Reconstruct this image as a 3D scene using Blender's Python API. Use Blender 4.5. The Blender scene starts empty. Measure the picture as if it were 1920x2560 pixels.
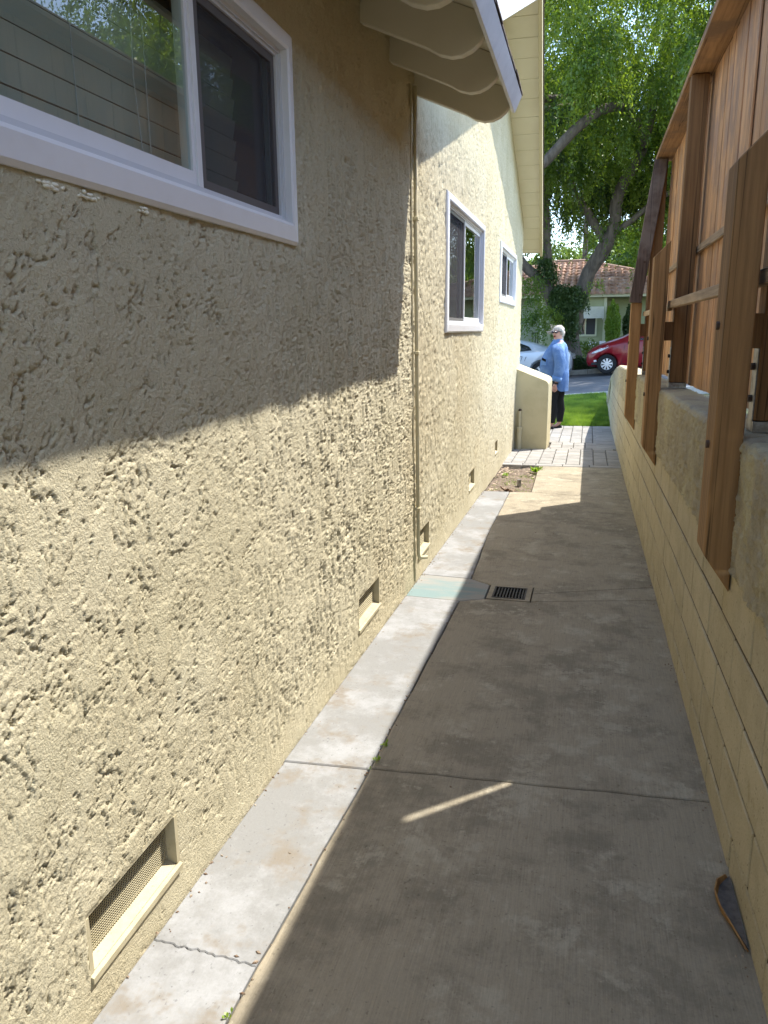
import bpy, bmesh, math, random
import numpy as np
from mathutils import Vector, Matrix

random.seed(7)
RNG = np.random.default_rng(11)
C = bpy.context.scene.collection
S = bpy.context.scene
PI = math.pi

# ------------------------------------------------------------------ camera
# eye level is z = 0, the passage runs along +Y
cam_d = bpy.data.cameras.new("camera")
cam = bpy.data.objects.new("camera", cam_d); C.objects.link(cam)
cam_d.sensor_fit = 'VERTICAL'; cam_d.sensor_height = 24.0
cam_d.lens = 24.0 * 1922.0 / 2560.0
cam_d.clip_start = 0.05; cam_d.clip_end = 900.0
R3 = Matrix(((0.96763155, -0.04864532, 0.24763444),
             (0.25216910, 0.22523842, -0.94110488),
             (-0.00999645, 0.97308853, 0.23021465)))
cam.matrix_world = R3.to_4x4()
S.camera = cam

# ------------------------------------------------------------------ sky and sun
SUN = Vector((0.515, 0.50, 1.31)).normalized()
W = bpy.data.worlds.new("World"); S.world = W; W.use_nodes = True
nt = W.node_tree; nt.nodes.clear()
out = nt.nodes.new('ShaderNodeOutputWorld'); bg = nt.nodes.new('ShaderNodeBackground')
sky = nt.nodes.new('ShaderNodeTexSky'); sky.sky_type = 'NISHITA'; sky.sun_disc = False
sky.sun_elevation = math.asin(SUN.z); sky.sun_rotation = math.atan2(SUN.x, SUN.y)
sky.air_density = 1.0; sky.dust_density = 0.6; sky.ozone_density = 1.2
tc = nt.nodes.new('ShaderNodeTexCoord'); mp = nt.nodes.new('ShaderNodeMapping')
mp.inputs['Scale'].default_value = (1, 1, 2.6)
cn = nt.nodes.new('ShaderNodeTexNoise'); cn.inputs['Scale'].default_value = 3.2
cn.inputs['Detail'].default_value = 8; cn.inputs['Roughness'].default_value = 0.6
cr = nt.nodes.new('ShaderNodeValToRGB')
cr.color_ramp.elements[0].position = 0.58; cr.color_ramp.elements[1].position = 0.76
mx = nt.nodes.new('ShaderNodeMix'); mx.data_type = 'RGBA'
mx.inputs['B'].default_value = (5.2, 5.3, 5.5, 1)
L = nt.links.new
L(tc.outputs['Generated'], mp.inputs['Vector']); L(mp.outputs['Vector'], cn.inputs['Vector'])
L(cn.outputs['Fac'], cr.inputs['Fac']); L(cr.outputs['Color'], mx.inputs['Factor'])
L(sky.outputs['Color'], mx.inputs['A']); L(mx.outputs['Result'], bg.inputs['Color'])
bg.inputs['Strength'].default_value = 0.15
L(bg.outputs['Background'], out.inputs['Surface'])
sd = bpy.data.lights.new("sun", 'SUN'); sd.energy = 2.45; sd.angle = math.radians(0.53)
sd.color = (1.0, 0.95, 0.87)
so = bpy.data.objects.new("sun", sd); C.objects.link(so); so.location = (8, 8, 20)
so.rotation_euler = SUN.to_track_quat('Z', 'Y').to_euler()
vs = S.view_settings
vs.view_transform = 'Standard'; vs.look = 'None'; vs.gamma = 1.0; vs.use_curve_mapping = False
vs.exposure = 2.06
S.cycles.max_bounces = 8; S.cycles.diffuse_bounces = 6; S.cycles.glossy_bounces = 4
S.cycles.transparent_max_bounces = 12; S.cycles.transmission_bounces = 6
S.cycles.sample_clamp_indirect = 6.0
S.cycles.caustics_reflective = False; S.cycles.caustics_refractive = False

# ------------------------------------------------------------------ helpers
def smooth01(t): t = np.clip(t, 0, 1); return t*t*(3-2*t)

def perlin(u, v, seed=0):
    r = np.random.default_rng(seed)
    p = r.permutation(256); p = np.concatenate([p, p, p])
    ang = r.random(256)*2*np.pi; gx = np.cos(ang); gy = np.sin(ang)
    ui = np.floor(u).astype(int); vi = np.floor(v).astype(int)
    uf = u-ui; vf = v-vi; ui &= 255; vi &= 255
    def g(a, b, x, y):
        h = p[p[a & 255]+(b & 255)]; return gx[h]*x+gy[h]*y
    fu = uf**3*(uf*(uf*6-15)+10); fv = vf**3*(vf*(vf*6-15)+10)
    a = g(ui, vi, uf, vf); b = g(ui+1, vi, uf-1, vf)
    c = g(ui, vi+1, uf, vf-1); d = g(ui+1, vi+1, uf-1, vf-1)
    return ((a*(1-fu)+b*fu)*(1-fv)+(c*(1-fu)+d*fu)*fv)*1.5

def fbm(u, v, seed, n=4, g=0.5):
    s = 0; a = 1; f = 1
    for i in range(n):
        s = s+a*perlin(u*f, v*f, seed+i*17); a *= g; f *= 2.03
    return s

def gz(x, y):
    """height of the ground"""
    xs = min(max(x, -6), 6)
    a = -1.325-0.0225*y
    if y <= 13.7: return a
    z1 = -1.633; z2 = -1.45+0.08*xs; z3 = -1.40+0.07*xs
    if y <= 18.0:
        t = (y-13.7)/4.3; return z1+(z2-z1)*t
    if y <= 26.3:
        t = (y-18.0)/8.3; return z2+(z3-z2)*t
    t = min((y-26.3)/4.0, 1.0); return z3+0.28*t

def link(ob, parent=None):
    C.objects.link(ob)
    if parent is not None: ob.parent = parent
    return ob

def props(ob, label=None, cat=None, group=None, kind=None):
    if label: ob["label"] = label
    if cat: ob["category"] = cat
    if group: ob["group"] = group
    if kind: ob["kind"] = kind
    return ob

def empty(name, loc, label=None, cat=None, group=None, kind=None):
    o = bpy.data.objects.new(name, None); o.empty_display_size = 0.2
    o.location = loc; C.objects.link(o); props(o, label, cat, group, kind)
    return o

def mesh_np(name, V, F, m=None, smooth=False):
    """V (n,3) F (k,3|4) numpy arrays"""
    V = np.asarray(V, np.float32); F = np.asarray(F, np.int32)
    me = bpy.data.meshes.new(name); k = F.shape[1]
    me.vertices.add(len(V)); me.vertices.foreach_set('co', V.ravel())
    me.loops.add(F.size); me.loops.foreach_set('vertex_index', F.ravel())
    me.polygons.add(len(F)); me.polygons.foreach_set('loop_start', np.arange(0, F.size, k, dtype=np.int32))
    me.polygons.foreach_set('loop_total', np.full(len(F), k, np.int32))
    me.update(calc_edges=True); me.validate(clean_customdata=False)
    if smooth: me.polygons.foreach_set('use_smooth', np.ones(len(me.polygons), bool))
    if m: me.materials.append(m)
    return me

def put(name, me, parent=None, loc=(0, 0, 0)):
    o = bpy.data.objects.new(name, me); link(o, parent)
    o.location = Vector(loc)
    return o

class MB:
    """collects primitives into one mesh (world coordinates minus origin)"""
    def __init__(s, origin=(0, 0, 0)):
        s.bm = bmesh.new(); s.o = Vector(origin)
    def v(s, p): return s.bm.verts.new(Vector(p)-s.o)
    def face(s, pts):
        return s.bm.faces.new([s.v(p) for p in pts])
    def hexa(s, b, t):
        """b, t: 4 bottom and 4 top points"""
        B = [s.v(p) for p in b]; T = [s.v(p) for p in t]; f = s.bm.faces.new
        f(B[::-1]); f(T)
        for i in range(4): f((B[i], B[(i+1) % 4], T[(i+1) % 4], T[i]))
    def box(s, x0, x1, y0, y1, z0, z1):
        s.hexa([(x0, y0, z0), (x1, y0, z0), (x1, y1, z0), (x0, y1, z0)],
               [(x0, y0, z1), (x1, y0, z1), (x1, y1, z1), (x0, y1, z1)])
    def prism(s, poly, vec):
        """poly: list of 3d points, extruded by vec"""
        A = [s.v(p) for p in poly]; vec = Vector(vec)
        B = [s.v(Vector(p)+vec) for p in poly]; n = len(poly)
        s.bm.faces.new(A[::-1]); s.bm.faces.new(B)
        for i in range(n): s.bm.faces.new((A[i], A[(i+1) % n], B[(i+1) % n], B[i]))
    def tube(s, pts, rad, n=8, cap=True, flat=1.0):
        pts = [Vector(p) for p in pts]
        if not hasattr(rad, '__len__'): rad = [rad]*len(pts)
        rings = []
        prev = None
        for i, p in enumerate(pts):
            d = (pts[min(i+1, len(pts)-1)]-pts[max(i-1, 0)]).normalized()
            a = prev if prev is not None else (Vector((0, 0, 1)) if abs(d.z) < .9 else Vector((1, 0, 0)))
            u = (a-a.dot(d)*d).normalized(); w = d.cross(u); prev = u
            rings.append([s.v(p+(u*math.cos(2*PI*k/n)+w*math.sin(2*PI*k/n)*flat)*rad[i]) for k in range(n)])
        for i in range(len(rings)-1):
            for k in range(n):
                s.bm.faces.new((rings[i][k], rings[i][(k+1) % n], rings[i+1][(k+1) % n], rings[i+1][k]))
        if cap:
            s.bm.faces.new(rings[0][::-1]); s.bm.faces.new(rings[-1])
    def loft(s, rings, cap=True):
        R = [[s.v(p) for p in r] for r in rings]; n = len(R[0])
        for i in range(len(R)-1):
            for k in range(n):
                s.bm.faces.new((R[i][k], R[i][(k+1) % n], R[i+1][(k+1) % n], R[i+1][k]))
        if cap:
            s.bm.faces.new(R[0][::-1]); s.bm.faces.new(R[-1])
    def ball(s, c, r, seg=10, sc=(1, 1, 1)):
        m = Matrix.Translation(Vector(c)-s.o) @ Matrix.Diagonal((r*sc[0], r*sc[1], r*sc[2], 1))
        bmesh.ops.create_uvsphere(s.bm, u_segments=seg, v_segments=max(6, seg//2+1), radius=1, matrix=m)
    def build(s, name, m, parent=None, bevel=0, seg=1, smooth=False, data_only=False, flat=False):
        if not flat: bmesh.ops.recalc_face_normals(s.bm, faces=s.bm.faces[:])
        if bevel:
            bmesh.ops.bevel(s.bm, geom=s.bm.edges[:], offset=bevel, segments=seg, affect='EDGES', profile=0.5, clamp_overlap=True)
        me = bpy.data.meshes.new(name); s.bm.to_mesh(me); s.bm.free()
        if m: me.materials.append(m)
        if smooth:
            for p in me.polygons: p.use_smooth = True
        if data_only: return me
        o = bpy.data.objects.new(name, me)
        if parent is not None:
            o.location = s.o - parent_world(parent)
        else:
            o.location = s.o
        return link(o, parent)

def parent_world(p):
    v = Vector((0, 0, 0))
    while p is not None:
        v = v+p.location; p = p.parent
    return v

# ------------------------------------------------------------------ materials
def mat(name, col, rough=0.8, col2=None, scale=5.0, fac=(0.4, 0.65), detail=6, stretch=(1, 1, 1),
        bump=0.0, bscale=60.0, bstretch=(1, 1, 1), bdist=0.01, spec=0.3, metal=0.0,
        col3=None, scale3=1.0, fac3=(0.5, 0.7), fine=0.0, coat=0.0, rnd=0.0, streak=0.0, speck=0.0, nrough=0.6):
    m = bpy.data.materials.new(name); m.use_nodes = True
    t = m.node_tree; N = t.nodes; b = N['Principled BSDF']; l = t.links.new
    b.inputs['Base Color'].default_value = (*col, 1); b.inputs['Roughness'].default_value = rough
    b.inputs['Specular IOR Level'].default_value = spec; b.inputs['Metallic'].default_value = metal
    b.inputs['Coat Weight'].default_value = coat
    geo = N.new('ShaderNodeNewGeometry')
    def noise(sc, st, det=6, r=nrough):
        mpn = N.new('ShaderNodeMapping'); mpn.inputs['Scale'].default_value = st
        l(geo.outputs['Position'], mpn.inputs['Vector'])
        n = N.new('ShaderNodeTexNoise'); n.inputs['Scale'].default_value = sc
        n.inputs['Detail'].default_value = det; n.inputs['Roughness'].default_value = r
        l(mpn.outputs['Vector'], n.inputs['Vector']); return n.outputs['Fac']
    cur = None
    def mixin(cur, c, sc, st, fc, det=6):
        n = noise(sc, st, det); r = N.new('ShaderNodeMapRange')
        r.inputs['From Min'].default_value = fc[0]; r.inputs['From Max'].default_value = fc[1]
        r.interpolation_type = 'SMOOTHSTEP'
        l(n, r.inputs['Value']); x = N.new('ShaderNodeMix'); x.data_type = 'RGBA'
        l(r.outputs['Result'], x.inputs['Factor'])
        if cur is None: x.inputs['A'].default_value = (*col, 1)
        else: l(cur, x.inputs['A'])
        x.inputs['B'].default_value = (*c, 1); return x.outputs['Result']
    if col2: cur = mixin(cur, col2, scale, stretch, fac, detail)
    if col3: cur = mixin(cur, col3, scale3, (1, 1, 1), fac3)
    def valmul(cur, v, lo, hi, a, bb):
        x = N.new('ShaderNodeHueSaturation'); r = N.new('ShaderNodeMapRange')
        r.inputs['From Min'].default_value = a; r.inputs['From Max'].default_value = bb
        r.inputs['To Min'].default_value = lo; r.inputs['To Max'].default_value = hi
        l(v, r.inputs['Value']); l(r.outputs['Result'], x.inputs['Value'])
        if cur is None: x.inputs['Color'].default_value = (*col, 1)
        else: l(cur, x.inputs['Color'])
        return x.outputs['Color']
    if streak: cur = valmul(cur, noise(260, (1, .03, 1), 3, .7), 1-streak, 1+streak, .3, .7)
    if speck: cur = valmul(cur, noise(95, (1, .8, 1), 2, .5), 1, 1-speck, .66, .74)
    if fine or rnd:
        n = noise(160 if fine else 1, (1, 1, 1), 3, .7)
        x = N.new('ShaderNodeHueSaturation')
        r = N.new('ShaderNodeMapRange'); r.inputs['From Min'].default_value = .25; r.inputs['From Max'].default_value = .75
        r.inputs['To Min'].default_value = 1-fine; r.inputs['To Max'].default_value = 1+fine
        l(n, r.inputs['Value']); val = r.outputs['Result']
        if rnd:
            oi = N.new('ShaderNodeObjectInfo'); r2 = N.new('ShaderNodeMapRange')
            r2.inputs['To Min'].default_value = 1-rnd; r2.inputs['To Max'].default_value = 1+rnd
            l(oi.outputs['Random'], r2.inputs['Value'])
            mm = N.new('ShaderNodeMath'); mm.operation = 'MULTIPLY'
            l(val, mm.inputs[0]); l(r2.outputs['Result'], mm.inputs[1]); val = mm.outputs[0]
        l(val, x.inputs['Value'])
        if cur is None: x.inputs['Color'].default_value = (*col, 1)
        else: l(cur, x.inputs['Color'])
        cur = x.outputs['Color']
    if cur is not None: l(cur, b.inputs['Base Color'])
    if bump:
        n = noise(bscale, bstretch, 5, .65); bn = N.new('ShaderNodeBump')
        bn.inputs['Strength'].default_value = bump; bn.inputs['Distance'].default_value = bdist
        l(n, bn.inputs['Height']); l(bn.outputs['Normal'], b.inputs['Normal'])
    return m

def wood(name, base, dark, rough=0.75, scale=1.0, grey=None, knots=True, rnd=0.12, axis='Z'):
    """grain runs along axis, in object-independent world coordinates"""
    m = bpy.data.materials.new(name); m.use_nodes = True
    t = m.node_tree; N = t.nodes; b = N['Principled BSDF']; l = t.links.new
    b.inputs['Roughness'].default_value = rough; b.inputs['Specular IOR Level'].default_value = 0.25
    geo = N.new('ShaderNodeNewGeometry'); oi = N.new('ShaderNodeObjectInfo')
    ad = N.new('ShaderNodeVectorMath'); ad.operation = 'ADD'
    cmb = N.new('ShaderNodeCombineXYZ'); mul = N.new('ShaderNodeMath'); mul.operation = 'MULTIPLY'
    mul.inputs[1].default_value = 37.0; l(oi.outputs['Random'], mul.inputs[0])
    for i in range(3): l(mul.outputs[0], cmb.inputs[i])
    l(geo.outputs['Position'], ad.inputs[0]); l(cmb.outputs[0], ad.inputs[1])
    st = {'Z': (1, 1, .035), 'Y': (1, .035, 1), 'X': (.035, 1, 1)}[axis]
    def noise(sc, s, det=5, r=.6, dist=0.0):
        mpn = N.new('ShaderNodeMapping'); mpn.inputs['Scale'].default_value = s
        l(ad.outputs[0], mpn.inputs['Vector'])
        n = N.new('ShaderNodeTexNoise'); n.inputs['Scale'].default_value = sc
        n.inputs['Detail'].default_value = det; n.inputs['Roughness'].default_value = r
        n.inputs['Distortion'].default_value = dist
        l(mpn.outputs['Vector'], n.inputs['Vector']); return n.outputs['Fac']
    g1 = noise(90*scale, st, 6, .7, .3); g2 = noise(22*scale, tuple(0.12 if q < 1 else 1 for q in st), 3, .5, .8)
    def rng(v, a, bb, lo=0, hi=1):
        r = N.new('ShaderNodeMapRange'); r.inputs['From Min'].default_value = a; r.inputs['From Max'].default_value = bb
        r.inputs['To Min'].default_value = lo; r.inputs['To Max'].default_value = hi
        l(v, r.inputs['Value']); return r.outputs['Result']
    def mixc(f, A, B):
        x = N.new('ShaderNodeMix'); x.data_type = 'RGBA'; l(f, x.inputs['Factor'])
        for s_, c in (('A', A), ('B', B)):
            if isinstance(c, tuple): x.inputs[s_].default_value = (*c, 1)
            else: l(c, x.inputs[s_])
        return x.outputs['Result']
    c = mixc(rng(g1, .35, .68), base, dark)
    ck = noise(16*scale, tuple(.012 if q < 1 else 1 for q in st), 4, .6, .5)
    sb = N.new('ShaderNodeMath'); sb.operation = 'SUBTRACT'; sb.inputs[1].default_value = .5; l(ck, sb.inputs[0])
    ab = N.new('ShaderNodeMath'); ab.operation = 'ABSOLUTE'; l(sb.outputs[0], ab.inputs[0])
    crack = rng(ab.outputs[0], .002, .010, .8, 0)
    mid = tuple((p*1.25+q*0.1) for p, q in zip(base, dark))
    c = mixc(rng(g2, .5, .75, 0, .6), c, mid)
    if knots:
        k = noise(7*scale, tuple(0.35 if q < 1 else 1 for q in st), 2, .4)
        c = mixc(rng(k, .70, .76, 0, .75), c, tuple(q*0.45 for q in dark))
    if grey:
        k = noise(4, (1, 1, 1), 4, .6)
        c = mixc(rng(k, .45, .62, 0, .85), c, grey)
    c = mixc(crack, c, tuple(q*.35 for q in dark))
    h = N.new('ShaderNodeHueSaturation'); l(c, h.inputs['Color'])
    l(rng(oi.outputs['Random'], 0, 1, 1-rnd, 1+rnd), h.inputs['Value']); l(h.outputs['Color'], b.inputs['Base Color'])
    bn = N.new('ShaderNodeBump'); bn.inputs['Strength'].default_value = .5; bn.inputs['Distance'].default_value = .003
    l(g1, bn.inputs['Height']); l(bn.outputs['Normal'], b.inputs['Normal'])
    return m

def leafmat(name, c1, c2, trans=0.45, scale=3.0):
    m = bpy.data.materials.new(name); m.use_nodes = True
    t = m.node_tree; N = t.nodes; N.clear(); l = t.links.new
    o = N.new('ShaderNodeOutputMaterial'); d = N.new('ShaderNodeBsdfDiffuse'); tr = N.new('ShaderNodeBsdfTranslucent')
    gl = N.new('ShaderNodeBsdfGlossy'); gl.inputs['Roughness'].default_value = .45
    geo = N.new('ShaderNodeNewGeometry'); n = N.new('ShaderNodeTexNoise'); n.inputs['Scale'].default_value = scale
    n.inputs['Detail'].default_value = 4
    l(geo.outputs['Position'], n.inputs['Vector'])
    r = N.new('ShaderNodeMapRange'); r.inputs['From Min'].default_value = .35; r.inputs['From Max'].default_value = .65
    l(n.outputs['Fac'], r.inputs['Value'])
    x = N.new('ShaderNodeMix'); x.data_type = 'RGBA'; l(r.outputs['Result'], x.inputs['Factor'])
    x.inputs['A'].default_value = (*c1, 1); x.inputs['B'].default_value = (*c2, 1)
    hs = N.new('ShaderNodeHueSaturation'); hs.inputs['Value'].default_value = 1.6; hs.inputs['Saturation'].default_value = 1.05
    hs.inputs['Hue'].default_value = .485
    l(x.outputs['Result'], d.inputs['Color']); l(x.outputs['Result'], hs.inputs['Color']); l(hs.outputs['Color'], tr.inputs['Color'])
    gl.inputs['Color'].default_value = (.6, .65, .55, 1)
    a = N.new('ShaderNodeMixShader'); a.inputs[0].default_value = trans
    l(d.outputs[0], a.inputs[1]); l(tr.outputs[0], a.inputs[2])
    b2 = N.new('ShaderNodeMixShader'); b2.inputs[0].default_value = .06
    l(a.outputs[0], b2.inputs[1]); l(gl.outputs[0], b2.inputs[2]); l(b2.outputs[0], o.inputs['Surface'])
    return m

def glassmat(name, tint, ior=1.6, refl=1.0):
    m = bpy.data.materials.new(name); m.use_nodes = True
    t = m.node_tree; N = t.nodes; N.clear(); l = t.links.new
    o = N.new('ShaderNodeOutputMaterial'); tr = N.new('ShaderNodeBsdfTransparent'); g = N.new('ShaderNodeBsdfGlossy')
    g.inputs['Roughness'].default_value = 0.0; g.inputs['Color'].default_value = (refl, refl, refl, 1)
    tr.inputs['Color'].default_value = (*tint, 1)
    geo = N.new('ShaderNodeNewGeometry')
    n = N.new('ShaderNodeTexNoise'); n.inputs['Scale'].default_value = 1.6; n.inputs['Detail'].default_value = 1
    l(geo.outputs['Position'], n.inputs['Vector'])
    bn = N.new('ShaderNodeBump'); bn.inputs['Strength'].default_value = .12; bn.inputs['Distance'].default_value = .01
    l(n.outputs['Fac'], bn.inputs['Height']); l(bn.outputs['Normal'], g.inputs['Normal'])
    f = N.new('ShaderNodeFresnel'); im = N.new('ShaderNodeMapRange')
    im.inputs['To Min'].default_value = ior; im.inputs['To Max'].default_value = 1/ior
    l(geo.outputs['Backfacing'], im.inputs['Value']); l(im.outputs['Result'], f.inputs['IOR'])
    mixs = N.new('ShaderNodeMixShader'); l(f.outputs[0], mixs.inputs[0])
    l(tr.outputs[0], mixs.inputs[1]); l(g.outputs[0], mixs.inputs[2]); l(mixs.outputs[0], o.inputs['Surface'])
    return m

M = {}
M['stucco'] = mat('stucco_yellow_paint', (.545, .492, .345), .9, col2=(.50, .448, .305), scale=2.5, col3=(.505, .445, .30), scale3=.9, fac3=(.5, .62), speck=.22, bump=1.0, bscale=190, bdist=.0042, spec=.12, fine=.08)
M['stucco_smooth'] = mat('stucco_smooth_paint', (.53, .465, .29), .9, col2=(.47, .41, .25), scale=3, bump=.8, bscale=120, bdist=.003, spec=.15, fine=.08)
M['trim'] = mat('cream_trim_paint', (.53, .47, .31), .55, col2=(.50, .44, .28), scale=3, bump=.12, bscale=200, bdist=.001, spec=.35)
M['soffit'] = mat('cream_soffit_paint', (.72, .68, .54), .6, col2=(.68, .64, .50), scale=2, bump=.1, bscale=90, bdist=.001)
M['tail'] = mat('cream_rafter_paint', (.64, .60, .48), .6, col2=(.60, .56, .44), scale=2, bump=.15, bscale=70, bdist=.001)
M['fascia'] = mat('pale_fascia_paint', (.66, .67, .70), .45, col2=(.58, .59, .62), scale=6, bump=.1, bscale=60, bdist=.001)
M['white'] = mat('white_vinyl', (.76, .76, .78), .35, col2=(.71, .71, .73), scale=4, spec=.4)
M['white2'] = mat('white_vinyl_track', (.62, .63, .66), .4)
M['dark'] = mat('dark_interior', (.02, .02, .02), .95)
M['screen'] = mat('window_screen_mesh', (.075, .075, .082), .75, col2=(.06, .06, .065), scale=400, spec=.2)
M['screenframe'] = mat('screen_frame_grey', (.10, .09, .09), .5)
M['blind'] = mat('blind_slat', (.50, .52, .47), .7)
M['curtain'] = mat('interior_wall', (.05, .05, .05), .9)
M['shingle'] = mat('asphalt_shingle', (.10, .075, .065), .95, col2=(.05, .04, .035), scale=60, bump=.8, bscale=200, bdist=.004)
M['glass'] = glassmat('window_glass', (.72, .80, .77), 1.75)
M['carglass'] = mat('car_glass', (.012, .015, .018), .05, spec=.8)
M['block'] = mat('painted_block', (.48, .42, .295), .92, nrough=.7, speck=.5, col2=(.42, .365, .25), scale=9, bump=1, bscale=140, bdist=.005,
                 col3=(.33, .265, .15), scale3=5, fac3=(.60, .78), spec=.12, fine=.10, rnd=.05)
M['mortar'] = mat('mortar_joint', (.085, .068, .045), .95, bump=.6, bscale=120, bdist=.004)
M['band'] = mat('weathered_stucco_band', (.37, .325, .225), .95, col2=(.30, .265, .19), scale=7, bump=1, bscale=190, bdist=.004,
                col3=(.42, .375, .24), scale3=2.5, fac3=(.45, .6), fine=.15)
M['walltop'] = mat('wall_top_concrete', (.36, .33, .29), .95, col2=(.27, .25, .23), scale=20, bump=.9, bscale=90, bdist=.004, fine=.12)
M['conc_grey'] = mat('light_grey_concrete', (.205, .204, .195), .9, nrough=.74, speck=.3, col2=(.285, .287, .285), scale=3.2, fac=(.42, .66),
                     bump=.45, bscale=150, bstretch=(1, .22, 1), bdist=.0018, col3=(.195, .172, .140), scale3=5, fac3=(.50, .68), fine=.07, spec=.2)
M['conc_tan'] = mat('old_tan_concrete', (.285, .247, .180), .92, col2=(.200, .174, .128), scale=3.3, fac=(.44, .62), detail=13, nrough=.74, streak=.12, speck=.30,
                    bump=.6, bscale=230, bstretch=(1, .05, 1), bdist=.002, col3=(.33, .295, .222), scale3=5.5, fac3=(.53, .64), fine=.08, spec=.2)
M['conc_green'] = mat('green_stained_concrete', (.25, .24, .215), .9, col2=(.165, .225, .22), scale=3.4, fac=(.46, .62), stretch=(.5, 2.2, 1),
                      bump=.45, bscale=150, bdist=.0018, fine=.06)
M['paver'] = mat('grey_pink_paver', (.29, .275, .25), .9, col2=(.24, .23, .21), scale=8, bump=.7, bscale=200, bdist=.002, fine=.1, rnd=.10)
M['jointdirt'] = mat('joint_dirt', (.06, .05, .04), .98, col2=(.10, .085, .065), scale=50, bump=.6, bscale=120)
M['soil'] = mat('garden_soil', (.20, .155, .115), .98, col2=(.13, .10, .075), scale=25, bump=1, bscale=80, bdist=.012, fine=.2)
M['ground'] = mat('far_ground', (.10, .11, .05), .98, col2=(.14, .12, .08), scale=1.5, bump=.5, bscale=20, bdist=.03)
M['asphalt'] = mat('asphalt_road', (.155, .155, .16), .92, col2=(.13, .13, .135), scale=1.5, bump=.6, bscale=120, bdist=.004, fine=.15)
M['kerb'] = mat('kerb_concrete', (.48, .46, .42), .9, col2=(.40, .38, .35), scale=8, bump=.4, bscale=80, bdist=.003)
M['lawnbase'] = mat('lawn_base', (.09, .16, .025), .95, col2=(.12, .19, .03), scale=6, bump=.8, bscale=90, bdist=.02)
M['grass'] = leafmat('grass_blade', (.085, .18, .018), (.24, .36, .05), .4, 3)
M['leaf'] = leafmat('tree_leaf', (.060, .125, .013), (.17, .255, .028), .58, .9)
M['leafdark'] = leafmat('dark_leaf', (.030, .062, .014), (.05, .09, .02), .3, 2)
M['leafbright'] = leafmat('bright_leaf', (.15, .26, .03), (.22, .33, .045), .5, 2)
M['leafdry'] = mat('dry_leaf', (.36, .20, .07), .8, col2=(.25, .13, .05), scale=30)
M['bark'] = mat('tree_bark', (.15, .125, .105), .95, col2=(.085, .07, .06), scale=9, stretch=(1, 1, .25), bump=1, bscale=22, bstretch=(1, 1, .2), bdist=.03)
M['redwood'] = wood('fence_board_wood', (.62, .365, .185), (.41, .215, .10), grey=(.34, .22, .15))
M['postwood'] = wood('brown_post_wood', (.245, .130, .052), (.13, .068, .028), scale=.7)
M['paleface'] = wood('outrigger_wood', (.33, .185, .075), (.185, .10, .040), scale=.6)
M['rail'] = wood('weathered_rail_wood', (.46, .34, .22), (.25, .175, .11), axis='Y', scale=.8)
M['capwood'] = wood('cap_wood', (.40, .235, .11), (.22, .12, .055), axis='Y', grey=(.20, .13, .08), scale=.7)
M['greywood'] = wood('weathered_dark_wood', (.15, .105, .085), (.045, .032, .028), scale=.8, grey=(.20, .165, .145))
M['steel'] = mat('galvanised_bracket', (.32, .31, .29), .5, col2=(.18, .16, .14), scale=30, metal=.7)
M['rust'] = mat('rusty_bolt', (.07, .045, .03), .8)
M['iron'] = mat('cast_iron', (.045, .042, .04), .6, bump=.4, bscale=90, metal=.4)
M['black'] = mat('black_void', (.006, .006, .006), .95)
M['gapshade'] = mat('gap_shade_brown', (.13, .115, .10), .9, col2=(.08, .07, .062), scale=30, bump=.5, bscale=80)  # painted shade for the gap behind the bark strip
M['venttrim'] = mat('vent_trim_paint', (.46, .405, .265), .7, col2=(.38, .33, .21), scale=14, fac3=(.5,.6), speck=.3, bump=.3, bscale=150, bdist=.001)
M['pvc'] = mat('painted_standpipe', (.52, .46, .29), .5)

# ------------------------------------------------------------------ large ground
xs = [-120, -60, -30, -16, -9, -6, -4, -2, -1, 0, 1, 2, 4, 6, 9, 16, 30, 60, 120]
ys = [-40, -10, 0, 4, 8, 12, 13.7, 16, 18, 20, 23, 26.3, 27.5, 29, 30.3, 34, 45, 70, 110, 200, 420]
V = [(x, y, gz(x, y)-0.16) for y in ys for x in xs]
n = len(xs)
F = [(j*n+i, j*n+i+1, (j+1)*n+i+1, (j+1)*n+i) for j in range(len(ys)-1) for i in range(n-1)]
props(put("ground", mesh_np("ground", V, F, M['ground'])), kind="structure")

def sheet(name, x0, x1, y0, y1, dz, m, nx=12, ny=8, kind="structure"):
    X = np.linspace(x0, x1, nx); Y = np.linspace(y0, y1, ny)
    V = [(x, y, gz(x, y)+dz) for y in Y for x in X]
    F = [(j*nx+i, j*nx+i+1, (j+1)*nx+i+1, (j+1)*nx+i) for j in range(ny-1) for i in range(nx-1)]
    return props(put(name, mesh_np(name, V, F, m)), kind=kind)
sheet("street", -40, 40, 18.25, 26.15, -0.05, M['asphalt'], 60, 10)
sheet("far_yard", -30, 30, 26.3, 45, 0.05, M['ground'], 30, 12)
sheet("lawn", -9, .41, 13.72, 18.0, -0.015, M['lawnbase'], 40, 12)

def kerb(name, y0, y1, top):
    b = MB(); X = np.linspace(-40, 40, 41)
    for i in range(40):
        a, c = X[i], X[i+1]-.012
        b.hexa([(a, y0, gz(a, y0)-.2), (c, y0, gz(c, y0)-.2), (c, y1, gz(c, y1)-.2), (a, y1, gz(a, y1)-.2)],
               [(a, y0, gz(a, y0)+top), (c, y0, gz(c, y0)+top), (c, y1, gz(c, y1)+top), (a, y1, gz(a, y1)+top)])
    return props(b.build(name, M['kerb']), kind="structure")
kerb("kerb_near", 18.02, 18.24, .02)
kerb("kerb_far", 26.16, 26.32, .09)

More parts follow.
